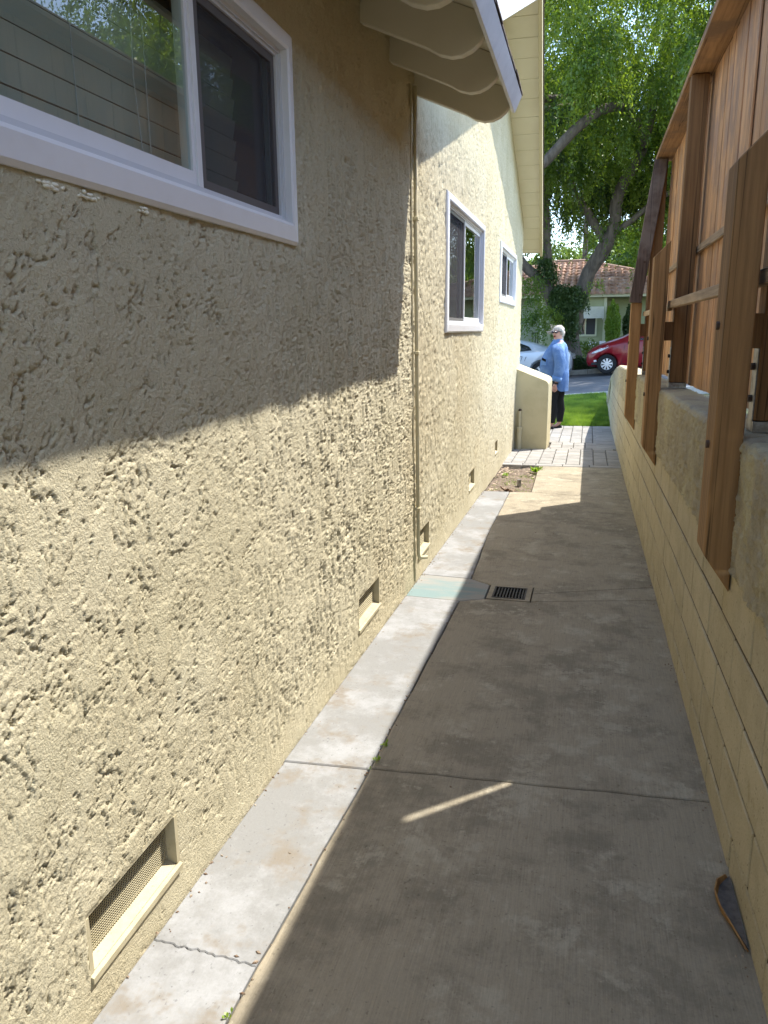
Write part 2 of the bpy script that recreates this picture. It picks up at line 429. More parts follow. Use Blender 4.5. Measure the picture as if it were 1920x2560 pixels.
# ------------------------------------------------------------------ path slabs
bed = MB()
V = [(-1.0, -4, gz(0, -4)-.02), (.46, -4, gz(0, -4)-.02), (.46, 8.86, gz(0, 8.86)-.02), (-1.0, 8.86, gz(0, 8.86)-.02)]
path = MB(); path.face([(-1.0, -4, gz(0, -4)-.022), (.46, -4, gz(0, -4)-.022), (.46, 3.93, gz(0, 3.93)-.022), (-1.0, 3.93, gz(0, 3.93)-.022)])
path.face([(-1.0, 3.93, gz(0, 3.93)-.022), (-.45, 3.93, gz(0, 3.93)-.022), (-.45, 4.16, gz(0, 4.16)-.022), (-1.0, 4.16, gz(0, 4.16)-.022)])
path.face([(-.26, 3.93, gz(0, 3.93)-.022), (.46, 3.93, gz(0, 3.93)-.022), (.46, 4.16, gz(0, 4.16)-.022), (-.26, 4.16, gz(0, 4.16)-.022)])
path.face([(-1.0, 4.16, gz(0, 4.16)-.022), (.46, 4.16, gz(0, 4.16)-.022), (.46, 7.12, gz(0, 7.12)-.022), (-1.0, 7.12, gz(0, 7.12)-.022)])
path.face([(-.47, 7.12, gz(0, 7.12)-.022), (.46, 7.12, gz(0, 7.12)-.022), (.46, 8.86, gz(0, 8.86)-.022), (-.47, 8.86, gz(0, 8.86)-.022)])
path = props(path.build("concrete_path", M['jointdirt']), kind="structure")

def wiggle(p, q, amp, n, seed):
    r = random.Random(seed); o = []
    for i in range(n+1):
        t = i/n; x = p[0]+(q[0]-p[0])*t; y = p[1]+(q[1]-p[1])*t
        if 0 < i < n:
            dx, dy = q[0]-p[0], q[1]-p[1]; L_ = math.hypot(dx, dy); k = r.uniform(-amp, amp)
            x += -dy/L_*k; y += dx/L_*k
        o.append((x, y))
    return o

def slab(poly, m, dz=0.0, ch=.004, gap=.0022):
    """polygon in plan, chamfered edges, thickness 60 mm"""
    pts = [Vector((x, y)) for x, y in poly]
    ar = sum(pts[i].x*pts[(i+1) % len(pts)].y-pts[(i+1) % len(pts)].x*pts[i].y for i in range(len(pts)))
    if ar < 0: pts.reverse()
    n = len(pts)
    def inset(d):
        o = []
        for i in range(n):
            a, b, c = pts[i-1], pts[i], pts[(i+1) % n]
            e1 = (b-a).normalized(); e2 = (c-b).normalized()
            n1 = Vector((-e1.y, e1.x)); n2 = Vector((-e2.y, e2.x))
            s = (n1+n2); s = s/max(s.length, 1e-6); k = max(s.dot(n1), .4)
            o.append(b+s*(d/k))
        return o
    b = MB(); A = inset(gap); B = inset(gap+ch)
    z = lambda p, d: (p.x, p.y, gz(p.x, p.y)+d+dz)
    r0 = [b.v(z(p, -.10)) for p in A]; r1 = [b.v(z(p, -ch)) for p in A]; r2 = [b.v(z(p, 0)) for p in B]
    for i in range(n):
        j = (i+1) % n
        b.bm.faces.new((r0[i], r0[j], r1[j], r1[i])); b.bm.faces.new((r1[i], r1[j], r2[j], r2[i]))
    f = b.bm.faces.new(r2)
    bmesh.ops.triangulate(b.bm, faces=[f])
    me = b.build("slab", m, data_only=True)
    return put("slab", me, path)

SE = [(-.645, -4), (-.640, 1.29), (-.618, 2.11), (-.606, 3.86), (-.600, 4.28), (-.645, 5.465), (-.654, 7.13)]  # strip edge
def edge(y):
    for (x0, y0), (x1, y1) in zip(SE, SE[1:]):
        if y0 <= y <= y1: return x0+(x1-x0)*(y-y0)/(y1-y0)
    return SE[-1][0]
HW = -.905
crk = wiggle((HW+.004, 1.306), (edge(1.291), 1.291), .0045, 26, 3)
e = [(edge(y), y) for y in np.linspace(-4, 1.291, 8)]
rng_e = random.Random(4)
def eline(y0, y1, n=10, amp=.0022):
    return [(edge(y)+rng_e.uniform(-amp, amp), y) for y in np.linspace(y0, y1, n)]
e1 = eline(-4, 1.291, 14); e2 = eline(1.291, 2.125, 12); e3 = eline(2.125, 3.86, 18); e4 = eline(4.275, 7.12, 14)
slab([(HW+.004, -4)]+e1[:-1]+crk[::-1], M['conc_grey'], ch=.0015, gap=.0009)
slab(crk+e2[1:]+[(HW+.004, 2.105)], M['conc_grey'], ch=.0025, gap=.0012)
slab([(HW, 2.105)]+e3+[(HW, 3.878)], M['conc_grey'], dz=.002)
slab([(HW, 3.878), (-.606, 3.86), (-.479, 3.93), (-.481, 4.184), (-.600, 4.275), (HW, 4.30)], M['conc_green'])
slab([(HW, 4.30)]+e4+[(HW, 7.10)], M['conc_grey'])
BX = .45
j1 = wiggle((edge(2.125), 2.135), (BX, 2.205), .003, 10, 8)
slab([(edge(-4), -4), (BX, -4)]+j1[::-1]+e2[::-1][1:]+e1[::-1][1:-1], M['conc_tan'], gap=.0030)
slab(j1+[(BX, 4.13), (-.20, 3.951), (-.236, 3.93), (-.479, 3.93)]+e3[::-1][:-1], M['conc_tan'], gap=.0034)
slab([(-.236, 3.945), (-.20, 3.951), (BX, 4.13), (BX, 4.37), (-.236, 4.072)], M['conc_tan'])
j2 = wiggle((-.43, 7.14), (BX, 6.965), .006, 10, 5)
slab([(-.600, 4.275), (-.481, 4.19), (-.236, 4.19), (-.236, 4.072), (BX, 4.37)]+j2[::-1]+[(edge(7.12), 7.12)]+e4[::-1][1:-1], M['conc_tan'])
slab(j2+[(BX, 8.835), (-.487, 8.80), (-.457, 7.15)], M['conc_tan'])

# soil bed between strip and pavers
X = np.linspace(-.99, -.44, 46); Y = np.linspace(7.0, 8.86, 120)
UU, VV = np.meshgrid(X, Y)
Z = np.array([[gz(x, y) for x in X] for y in Y])-.045+.018*fbm(UU*6, VV*6, 5)+.012*fbm(UU*30, VV*30, 9)
nx, ny = len(X), len(Y)
idx = np.arange(nx*ny).reshape(ny, nx)
Fq = np.stack([idx[:-1, :-1], idx[:-1, 1:], idx[1:, 1:], idx[1:, :-1]], -1).reshape(-1, 4)
props(put("soil_bed", mesh_np("soil_bed", np.stack([UU, VV, Z], -1).reshape(-1, 3), Fq, M['soil'], True)), kind="structure")

# ------------------------------------------------------------------ pavers
pv = MB(); pv.face([(-3.2, 8.87, gz(0, 8.87)-.025), (.45, 8.87, gz(0, 8.87)-.025), (.45, 13.72, gz(0, 13.69)-.025), (-3.2, 13.72, gz(0, 13.69)-.025)])
pv = props(pv.build("paver_path", M['jointdirt']), kind="structure")
def cbox_mesh(name, sx, sy, sz, c, m):
    b = MB(); b.box(-sx/2, sx/2, -sy/2, sy/2, -sz/2, sz/2)
    return b.build(name, m, bevel=c, data_only=True)
PM = {}
def paver(x0, x1, y0, y1):
    k = (round(x1-x0, 3), round(y1-y0, 3))
    if k not in PM: PM[k] = cbox_mesh("paver", k[0]-.007, k[1]-.015, .08, .007, M['paver'])
    xc, yc = (x0+x1)/2, (y0+y1)/2
    o = put("paver", PM[k], pv, (xc, yc, gz(xc, yc)-.038+random.uniform(-.0012, .0018)))
    o.rotation_euler = (-math.atan(.0225)+random.uniform(-.003, .003), random.uniform(-.006, .006), random.uniform(-.004, .004))
w = .1565
# header row at the near edge, broken by the bed
x = -.98
for k in range(5):
    q = [.30, .15, .30, .30, .345][k]; paver(x, x+q, 8.84, 8.98); x = round(x+q, 3)
y = 8.98
for r_ in range(5):
    x = -.98
    for c_ in range(9):
        ln = .276
        if c_ in (1, 4, 6) and r_ == 0: paver(x, x+w, y, y+ln/2)
        if c_ in (1, 4, 6):
            y0 = y+ln/2
            if r_ == 4: paver(x, x+w, y0, y0+ln/2)
            else: paver(x, x+w, y0, y0+ln)
        else: paver(x, x+w, y, y+ln)
        x = round(x+w, 4)
    y = round(y+.276, 4)
x = -.98
for k in range(5): paver(x, x+.271, y, y+.14); x = round(x+.271, 4)
y = round(y+.14, 4)
r_ = 0
while y+.30 < 13.72:
    x = -.98-.1565*4 if y > 10.9 else -.455
    c_ = 0
    while x < .13:
        if (c_+r_) % 3 == 1:
            paver(x, x+w, y, y+.151); paver(x, x+w, y+.151, y+.302)
        else: paver(x, x+w, y, y+.302)
        x = round(x+w, 4); c_ += 1
    y = round(y+.302, 4); r_ += 1
# bigger slabs along the block wall
y = 10.50
while y+.40 < 13.72:
    paver(.155, .423, y, y+.44); y = round(y+.44, 4)

# ------------------------------------------------------------------ drain
dr = empty("drain_grate", (-.357, 4.055, gz(-.357, 4.055)), "rectangular black iron drain grate set in the concrete path", "drain grate")
zd = gz(0, 4.05)+.001
def zt(y): return gz(0, y)+.002
b = MB((-.357, 4.055, zd))
for (x0, x1, y0, y1) in ((-.472, -.445, 3.935, 4.186), (-.268, -.240, 3.935, 4.186), (-.445, -.268, 3.935, 3.958), (-.445, -.268, 4.155, 4.186)):
    b.hexa([(x0, y0, zt(y0)-.05), (x1, y0, zt(y0)-.05), (x1, y1, zt(y1)-.05), (x0, y1, zt(y1)-.05)],
           [(x0, y0, zt(y0)), (x1, y0, zt(y0)), (x1, y1, zt(y1)), (x0, y1, zt(y1))])
b.build("frame", M['conc_tan'], dr)
b = MB((-.357, 4.055, zd))
for (x0, x1, y0, y1) in ((-.446, -.436, 3.957, 4.156), (-.277, -.267, 3.957, 4.156), (-.436, -.277, 3.957, 3.967), (-.436, -.277, 4.146, 4.156)):
    b.hexa([(x0, y0, zt(y0)-.02), (x1, y0, zt(y0)-.02), (x1, y1, zt(y1)-.02), (x0, y1, zt(y1)-.02)],
           [(x0, y0, zt(y0)+.002), (x1, y0, zt(y0)+.002), (x1, y1, zt(y1)+.002), (x0, y1, zt(y1)+.002)])
b.build("grate_rim", M['iron'], dr)
for k in range(9):
    x0 = -.4245+k*.0168
    b = MB((-.357, 4.055, zd)); b.hexa([(x0, 3.967, zt(3.967)-.018), (x0+.0075, 3.967, zt(3.967)-.018), (x0+.0075, 4.146, zt(4.146)-.018), (x0, 4.146, zt(4.146)-.018)],
           [(x0, 3.967, zt(3.967)), (x0+.0075, 3.967, zt(3.967)), (x0+.0075, 4.146, zt(4.146)), (x0, 4.146, zt(4.146))])
    b.build("bar", M['iron'], dr)
b = MB((-.357, 4.055, zd)); b.box(-.45, -.262, 3.95, 4.16, zd-.155, zd-.15)
b.box(-.45, -.447, 3.95, 4.16, zd-.15, zd-.02); b.box(-.265, -.262, 3.95, 4.16, zd-.15, zd-.02)
b.box(-.447, -.265, 3.95, 3.953, zd-.15, zd-.02); b.box(-.447, -.265, 4.157, 4.16, zd-.15, zd-.02)
b.build("pit", M['black'], dr)

# ------------------------------------------------------------------ our house
house = empty("stucco_house", (-3.5, 5.0, -1.45), "pale yellow textured stucco house filling the left side of the passage", "house")
WINS = [(.74, 2.377, .258, .845), (5.02, 6.82, -.022, .842), (8.08, 9.78, .262, .855)]
VENTS = [(1.103, 1.436, -1.252, -1.126), (2.996, 3.330, -1.258, -1.131), (4.221, 4.525, -1.286, -1.150), (6.206, 6.510, -1.295, -1.160), (8.045, 8.267, -1.277, -1.161)]
RIDGE_Y, RIDGE_Z, PITCH = 7.36, 2.765, .42
def gable_z(y): return RIDGE_Z-PITCH*abs(y-RIDGE_Y)

def stucco_h(u, v, near):
    """relief of the knocked-down stucco in metres"""
    far_ = 1-.5*smooth01((u-4)/2); side = smooth01((u-1.4)/1.5)                 # chunks near, vertical drags further on
    wu = u+.018*fbm(u*6, v*6, 101, 3); wv = v+.05*fbm(u*4, v*4, 131, 3)
    lean = wu-.30*wv*smooth01((3.4-u)/1.6)
    fine = fbm(lean*85, wv*60, 301, 4, .7)
    vfine = fbm(lean*75, wv*20, 351, 3, .65)
    n1 = fbm(lean*9, wv*6.5, 201, 4, .56)+.11*fine
    n2 = fbm(lean*22, wv*4.2, 251, 4, .62)+.15*vfine
    gate = smooth01((fbm(u*7+9, v*7, 901, 3)+.02)/.18)
    gate2 = smooth01((fbm(u*14+5, v*8, 931, 3)+.05)/.18)
    grit = fbm(u*165, v*150, 501, 3, .9)
    grit2 = fbm(lean*110, wv*70, 551, 3, .8)
    h = 0
    for lv in (-.20, .22):
        h = h+.0022*(1-.6*side)*smooth01((n1-lv)/.02)
    h = h+.0024*(.2+.8*side)*smooth01((n2-.02)/.03)
    flat = smooth01((n1*.6+n2*.7-.16)/.08)
    h = h+(.0015*grit+.0010*grit2)*(1-.72*flat)
    h = h*.80
    h = h-.0068*np.exp(-((n1+.20)/.036)**2)*gate*(1-.8*side)
    h = h-.0066*np.exp(-((n1-.24)/.030)**2)*gate2*(1-.8*side)
    h = h-.0040*np.exp(-((n2-.0)/.05)**2)*gate2*(.2+.8*side)
    sx = wu-.10*wv
    n3 = fbm(sx*58, wv*9.5, 861, 3, .6)+.22*fbm(sx*120, wv*70, 881, 2)
    cover = .35+.65*smooth01((fbm(u*7, v*4, 871, 3)+.45)/.5)
    h = h+far_*side*.0035*smooth01((n3+.04)/.09)*cover-side*.0062*smooth01((n3-.30)/.07)*0
    h = h-far_*side*.0065*smooth01((-n3-.30)/.07)*cover
    ch1 = perlin(lean*70, wv*52, 701)*.8+fine*.30+perlin(u*9, v*9, 711)*.20
    h = h-.0062*smooth01((ch1-.60)/.06)*(1-.8*side)
    # smoother trowelled foot of the wall
    foot = smooth01((v-(-1.27-.0225*u))/.12)
    h = h*(.42+.58*foot)
    h = h-.003*(foot < .5)*0
    return h+.0030*fbm(u*1.7, v*1.9, 801, 2)

def stucco_patch(name, ycoords, zcoords, near, keep):
    for (y0, y1, z0, z1) in WINS+VENTS:
        for arr, vals in ((ycoords, (y0, y1)), (zcoords, (z0, z1))):
            for q in vals:
                if arr[0] < q < arr[-1]: arr[np.argmin(abs(arr-q))] = q
    U, Vv = np.meshgrid(ycoords, zcoords)
    H = stucco_h(U, Vv, near)
    for (y0, y1, z0, z1) in VENTS:      # flat border so that the opening edge is straight
        d = np.maximum(np.maximum(y0-U, U-y1), np.maximum(z0-Vv, Vv-z1))
        H = H*smooth01((d-.002)/.018+.1)
    X = HW+H-.001
    ny, nz = len(ycoords), len(zcoords)
    idx = np.arange(ny*nz).reshape(nz, ny)
    Fq = np.stack([idx[:-1, :-1], idx[:-1, 1:], idx[1:, 1:], idx[1:, :-1]], -1).reshape(-1, 4)
    yc = (ycoords[:-1]+ycoords[1:])/2; zc = (zcoords[:-1]+zcoords[1:])/2
    YC, ZC = np.meshgrid(yc, zc); k = keep(YC, ZC)
    for i, (y0, y1, z0, z1) in enumerate(WINS+VENTS):
        g = .025 if i < len(WINS) else 0
        k &= ~((YC > y0+g) & (YC < y1-g) & (ZC > z0+g) & (ZC < z1-g))
    Fq = Fq[k.ravel()]
    P = np.stack([X, U, Vv], -1).reshape(-1, 3)
    used = np.unique(Fq); remap = np.zeros(len(P), int); remap[used] = np.arange(len(used))
    o = put(name, mesh_np(name, P[used]-np.array(house.location), remap[Fq], M['stucco'], True), house)
    return o
yn = np.exp(np.linspace(math.log(.70), math.log(4.10), 560))
zn = np.linspace(-1.46, 1.56, 820)
stucco_patch("wall", yn, zn, True, lambda y, z: z > gz(0, 0)-.0225*y-.02)
yf = np.exp(np.linspace(math.log(4.10), math.log(10.75), 330)); yf[0] = yn[-1]
zf = np.linspace(-1.62, 2.84, 500)
stucco_patch("wall", yf, zf, False, lambda y, z: (z < RIDGE_Z+.02-PITCH*abs(y-RIDGE_Y)) & (z > gz(0, 0)-.0225*y-.02))
# rest of the shell (never seen from the passage): flank behind the viewer, ends, floor, back and roofs
b = MB(house.location)
b.box(HW-.10, HW-.002, -4.0, .70, -1.6, 1.42)
b.box(-7.0, HW-.12, -4.1, -4.0, -1.6, 1.42)
b.box(-7.0, HW-.003, 10.66, 10.75, -1.8, 1.33)
b.box(-7.1, -7.0, -4.1, 10.75, -1.8, 1.4)
b.box(-7.0, HW-.12, -4.0, 10.66, -1.42, -1.38)
b.build("side_wall", M['stucco_smooth'], house)

# windows ------------------------------------------------------------
def rect_ring(b, o, i, x0, x1):
    """frame between outer rect o and inner rect i, (y0,y1,z0,z1), x0 back, x1 front"""
    (a, c, d, e_), (f, g, h, k) = o, i
    b.box(x0, x1, a, f, d, e_); b.box(x0, x1, g, c, d, e_)
    b.box(x0, x1, f, g, d, h); b.box(x0, x1, f, g, k, e_)

def window(y0, y1, z0, z1, mull, scr_first, slat, reveal=.075, label=None):
    """white vinyl slider, screened half first (near) or last"""
    org = Vector((HW, (y0+y1)/2, (z0+z1)/2))
    f = .052
    # flat outer flange, bevelled
    b = MB(org); xo = HW+.016
    O = (y0, y1, z0, z1); I = (y0+f, y1-f, z0+f*1.15, z1-f)
    for s_ in range(4):
        oc = [(O[0], O[2]), (O[1], O[2]), (O[1], O[3]), (O[0], O[3])]; ic = [(I[0], I[2]), (I[1], I[2]), (I[1], I[3]), (I[0], I[3])]
        p, q = oc[s_], oc[(s_+1) % 4]; r, t = ic[s_], ic[(s_+1) % 4]
        mid = lambda u, v, k: (u[0]+(v[0]-u[0])*k, u[1]+(v[1]-u[1])*k)
        pa, qa = mid(p, r, .16), mid(q, t, .16)
        L3 = lambda c, x: (x, c[0], c[1])
        prof0 = [L3(p, HW-.01), L3(p, HW+.009), L3(pa, xo), L3(mid(p, r, .86), xo+.004), L3(r, xo), L3(r, HW-.06)]
        prof1 = [L3(q, HW-.01), L3(q, HW+.009), L3(qa, xo), L3(mid(q, t, .86), xo+.004), L3(t, xo), L3(t, HW-.06)]
        A = [b.v(x) for x in prof0]; B = [b.v(x) for x in prof1]; n_ = len(A)
        for i in range(n_): b.bm.faces.new((A[i], A[(i+1) % n_], B[(i+1) % n_], B[i]))
    wf = b.build("window", M['white'], house)
    wf.location = org-Vector(house.location)
    if label: wf["label"] = label
    def part(bb, nm, m, flat=False, **k):
        if flat: k['flat'] = True
        o = bb.build(nm, m, None, **k); o.parent = wf; o.location = bb.o-org; return o
    y0i, y1i, z0i, z1i = I
    # inner track steps
    b = MB(org); rect_ring(b, I, (y0i+.012, y1i-.012, z0i+.012, z1i-.012), HW-.055, HW-.004)
    rect_ring(b, (y0i+.012, y1i-.012, z0i+.012, z1i-.012), (y0i+.022, y1i-.022, z0i+.020, z1i-.020), HW-.055, HW-.011)
    part(b, "track", M['white2'])
    Y0, Y1, Z0, Z1 = y0i+.022, y1i-.022, z0i+.020, z1i-.020
    # meeting stile
    b = MB(org); b.box(HW-.055, HW-.012, mull-.010, mull+.012, Z0, Z1); b.box(HW-.056, HW-.017, mull+.012, mull+.020, Z0, Z1)
    part(b, "meeting_stile", M['white'])
    halves = [(Y0, mull-.010), (mull+.020, Y1)]
    sc = halves[0] if scr_first else halves[1]; gl = halves[1] if scr_first else halves[0]
    # glazed sash
    b = MB(org); t = .026
    rect_ring(b, (gl[0], gl[1], Z0, Z1), (gl[0]+t*.4, gl[1]-t*.6, Z0+t*1.2, Z1-t), HW-.040, HW-.017)
    part(b, "sash", M['white'])
    b = MB(org); b.face([(HW-.023, gl[0], Z0+t*.6), (HW-.023, gl[1]-t*.5, Z0+t*.6), (HW-.023, gl[1]-t*.5, Z1-t*.5), (HW-.023, gl[0], Z1-t*.5)]); part(b, "pane", M['glass'], flat=True)
    # screen
    b = MB(org); t = .022
    rect_ring(b, (sc[0], sc[1], Z0, Z1), (sc[0]+t, sc[1]-t, Z0+t, Z1-t), HW-.030, HW-.018)
    part(b, "screen_frame", M['screenframe'])
    b = MB(org); b.face([(HW-.022, sc[0]+t*.5, Z0+t*.5), (HW-.022, sc[1]-t*.5, Z0+t*.5), (HW-.022, sc[1]-t*.5, Z1-t*.5), (HW-.022, sc[0]+t*.5, Z1-t*.5)])
    part(b, "screen", M['screen_mesh'])
    b = MB(org); b.face([(HW-.040, sc[0], Z0), (HW-.040, sc[1], Z0), (HW-.040, sc[1], Z1), (HW-.040, sc[0], Z1)]); part(b, "pane", M['glass'], flat=True)
    # room side
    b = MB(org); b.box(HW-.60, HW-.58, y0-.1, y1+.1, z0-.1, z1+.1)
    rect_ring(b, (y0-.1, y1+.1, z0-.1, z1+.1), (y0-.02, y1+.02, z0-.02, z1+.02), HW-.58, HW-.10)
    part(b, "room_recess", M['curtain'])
    if slat:
        zz = Z1-.02; k = 0
        while zz > Z0+.02:
            b = MB(org); yb0, yb1 = Y0+.01, Y1-.07 if not scr_first else Y1-.03
            b.hexa([(HW-.128, yb0, zz-.047), (HW-.124, yb0, zz-.0465), (HW-.124, yb1, zz-.0465), (HW-.128, yb1, zz-.047)],
                   [(HW-.118, yb0, zz), (HW-.114, yb0, zz+.0005), (HW-.114, yb1, zz+.0005), (HW-.118, yb1, zz)])
            part(b, "slat", M['blind']); zz -= slat
        b = MB(org)
        for yc in np.arange(Y0+.12, Y1-.1, .27):
            b.tube([(HW-.108, yc, Z0+.01), (HW-.108, yc, Z1-.01)], .0012, 5)
        b.tube([(HW-.105, mull-.10, Z1), (HW-.103, mull-.115, (Z0+Z1)/2), (HW-.106, mull-.09, Z0+.03)], .0015, 5)
        part(b, "blind_cord", M['white2'])["kind"] = "stuff"
    return wf
# screen cloth: fine weave, part see-through
m = bpy.data.materials.new('insect_screen'); m.use_nodes = True
t = m.node_tree; N = t.nodes; N.clear(); l = t.links.new
o_ = N.new('ShaderNodeOutputMaterial'); a_ = N.new('ShaderNodeBsdfTransparent'); d_ = N.new('ShaderNodeBsdfDiffuse')
geo = N.new('ShaderNodeNewGeometry'); nn = N.new('ShaderNodeTexNoise'); nn.inputs['Scale'].default_value = 700
l(geo.outputs['Position'], nn.inputs['Vector']); cr = N.new('ShaderNodeMapRange')
cr.inputs['From Min'].default_value = .3; cr.inputs['From Max'].default_value = .7
cr.inputs['To Min'].default_value = .46; cr.inputs['To Max'].default_value = .66
l(nn.outputs['Fac'], cr.inputs['Value'])
d_.inputs['Color'].default_value = (.085, .085, .092, 1); mxs = N.new('ShaderNodeMixShader')
l(cr.outputs['Result'], mxs.inputs[0])
l(a_.outputs[0], mxs.inputs[1]); l(d_.outputs[0], mxs.inputs[2]); l(mxs.outputs[0], o_.inputs['Surface'])
M['screen_mesh'] = m
window(*WINS[0], 1.798, False, .0545, label="large sliding window nearest the viewer")
window(*WINS[1], 5.90, True, 0)
window(*WINS[2], 8.93, True, 0)
# lumps of caulk below the near window
b = MB((HW, 1.3, .25)); rr = random.Random(5)
for yc in (1.20, 1.235, 1.30, 1.335, 1.50):
    for k in range(7):
        b.ball((HW+.004, yc+rr.uniform(-.016, .016), .250-rr.uniform(0, .010)), rr.uniform(.003, .0055), 7, (.7, rr.uniform(1, 2.2), .8))
b.build("caulk_bead", M['soffit'], house, smooth=True)["kind"] = "stuff"

# foundation vents ----------------------------------------------------
for vi, (y0, y1, z0, z1) in enumerate(VENTS):
    org = Vector((HW, (y0+y1)/2, (z0+z1)/2)); b = MB(org); d = .032; tk = .012
    # jambs, head and a sloping sill
    b.box(HW-d, HW+.001, y1-.001, y1+tk, z0, z1); b.box(HW-d, HW+.001, y0-tk, y0+.001, z0, z1)
    b.box(HW-d, HW-.001, y0-tk, y1+tk, z1, z1+tk)
    b.hexa([(HW-d, y0-tk, z0-.02), (HW+.008, y0-tk, z0-.02), (HW+.008, y1+tk, z0-.02), (HW-d, y1+tk, z0-.02)],
           [(HW-d, y0-tk, z0+.010), (HW+.008, y0-tk, z0-.006), (HW+.008, y1+tk, z0-.006), (HW-d, y1+tk, z0+.010)])
    vf = b.build("vent", M['venttrim'], house)
    b = MB(org); b.box(HW-.40, HW-.38, y0-.05, y1+.05, z0-.05, z1+.05); rect_ring(b, (y0-.05, y1+.05, z0-.05, z1+.05), (y0-.012, y1+.012, z0-.012, z1+.012), HW-.38, HW-d)
    o = b.build("vent_duct", M['dark'], None); o.parent = vf; o.location = (0, 0, 0)
    b = MB(org); rw = .0007; xg = HW-.026
    st = .0125/2 if vi == 0 else .012
    if vi == 0:
        for yy in np.arange(y0+st/2, y1, st): b.box(xg-rw, xg+rw, yy-rw*.6, yy+rw*.6, z0, z1)
    nst = st if vi == 0 else .0105
    for zz in np.arange(z0+.014, z1, nst): b.box(xg-rw*(1 if vi == 0 else 2), xg+rw, y0, y1, zz-(rw*.6 if vi == 0 else .0022), zz+(rw*.6 if vi == 0 else .0022))
    o = b.build("wire_mesh" if vi == 0 else "louvre", M['trim'], None); o.parent = vf; o.location = (0, 0, 0); o["kind"] = "stuff"

# conduit ------------------------------------------------------------
b = MB((HW, 4.08, 0)); r = .0125
b.tube([(HW+.018, 4.045, 1.16), (HW+.018, 4.075, .3), (HW+.018, 4.105, -.5), (HW+.018, 4.135, -1.245), (HW+.02, 4.150, -1.270), (HW+.035, 4.175, -1.279), (HW+.060, 4.19, -1.279)], r*.82, 12)
cd = b.build("conduit", M['trim'], house, smooth=True)
b = MB((HW, 4.08, 0)); b.tube([(HW+.006, 4.005, 1.16), (HW+.006, 4.03, .3), (HW+.004, 4.06, -.5), (HW+.004, 4.10, -1.40)], .0045, 7)
b.build("seam_bead", M['trim'], house, smooth=True)  # thin raised line added so its shadow draws the dark wall seam
for (y_, z_) in ((4.066, .55), (4.09, -.12), (4.125, -.98)):
    b = MB((HW, y_, z_)); b.box(HW, HW+.033, y_-.020, y_+.020, z_-.008, z_+.008); b.build("strap", M['trim'], house, bevel=.002)

# eave with rafter tails -------------------------------------------------
TP = .42                                   # pitch of the lower roof
for yt in (2.21, 2.69, 3.171, 3.636, 4.129):
    zt_ = 1.143
    pts = [(HW-.30, zt_+.126), (HW-.02, zt_)]
    pts.append((-.700, zt_-.0865))
    # rounded nose
    cx, cz = -.560, 1.085; 
    nose = [(-.640, 1.030), (-.598, 1.005), (-.552, .992), (-.510, .994), (-.474, 1.008), (-.446, 1.030), (-.430, 1.052), (-.418, 1.082)]
    top = [(-.410, 1.118), (HW-.30, 1.118+.795*TP)]
    poly = [(x, yt-.020, z) for x, z in [(HW-.30, zt_+.12), (HW-.0, zt_+.001), (-.720, zt_-.078)]+nose+top]
    b = MB((HW, yt, zt_)); b.prism(poly, (0, .040, 0)); b.build("rafter_tail", M['tail'], house, bevel=.0022)
# eave boards (soffit seen between the tails), fascia, shingles
ys_ = [-4.0, -1.5, .4, 1.5, 2.45, 3.2, 3.88, 4.19]
def zr(x, off=0.0): return 1.118+off-(x+.410)*TP
for i, (x0, x1) in enumerate(((-.56, -.415), (-.715, -.564), (-.87, -.719), (-1.04, -.874), (-1.2, -1.044))):
    b = MB((x0, 0, zr(x0)))
    b.hexa([(x0, -4, zr(x0, .002)), (x1, -4, zr(x1, .002)), (x1, 4.19, zr(x1, .002)), (x0, 4.19, zr(x0, .002))],
           [(x0, -4, zr(x0, .020)), (x1, -4, zr(x1, .020)), (x1, 4.19, zr(x1, .020)), (x0, 4.19, zr(x0, .020))])
    b.build("eave_board", M['soffit'], house)
for (ya, yb) in ((-4.0, 1.02), (1.022, 3.40), (3.402, 4.19)):
    b = MB((-.41, yb, 1.1)); n1 = Vector((.392, 0, .92)); tdir = Vector((.0, 0, 0))
    # board tilted with the rafter ends: bottom (-.424, 1.050) top (-.398, 1.105)
    b.hexa([(-.428, ya, 1.044), (-.412, ya, 1.038), (-.412, yb, 1.038), (-.428, yb, 1.044)],
           [(-.396, ya, 1.122), (-.379, ya, 1.114), (-.379, yb, 1.114), (-.396, yb, 1.122)])
    b.build("fascia", M['fascia'], house, bevel=.0015)
b = MB((-.4, 0, 1.14)); r = random.Random(2)
y = -4.0
while y < 4.2:                             # ragged drip edge of the shingles
    y2 = min(y+r.uniform(.10, .22), 4.215); e_ = r.uniform(-.004, .004)
    b.hexa([(-7, y, zr(-7, .024)), (-.374+e_, y, zr(-.374+e_, .016)), (-.374+e_, y2, zr(-.374+e_, .016)), (-7, y2, zr(-7, .024))],
           [(-7, y, zr(-7, .036)), (-.376+e_, y, zr(-.376+e_, .029)), (-.376+e_, y2, zr(-.376+e_, .029)), (-7, y2, zr(-7, .036))]); y = y2+.0015
b.build("shingles", M['shingle'], house)

# prow gable ------------------------------------------------------------
def barge_x(y):
    t = abs(y-RIDGE_Y)/4.1
    return -.557-.17*min(t, 1.1)
bw = .0
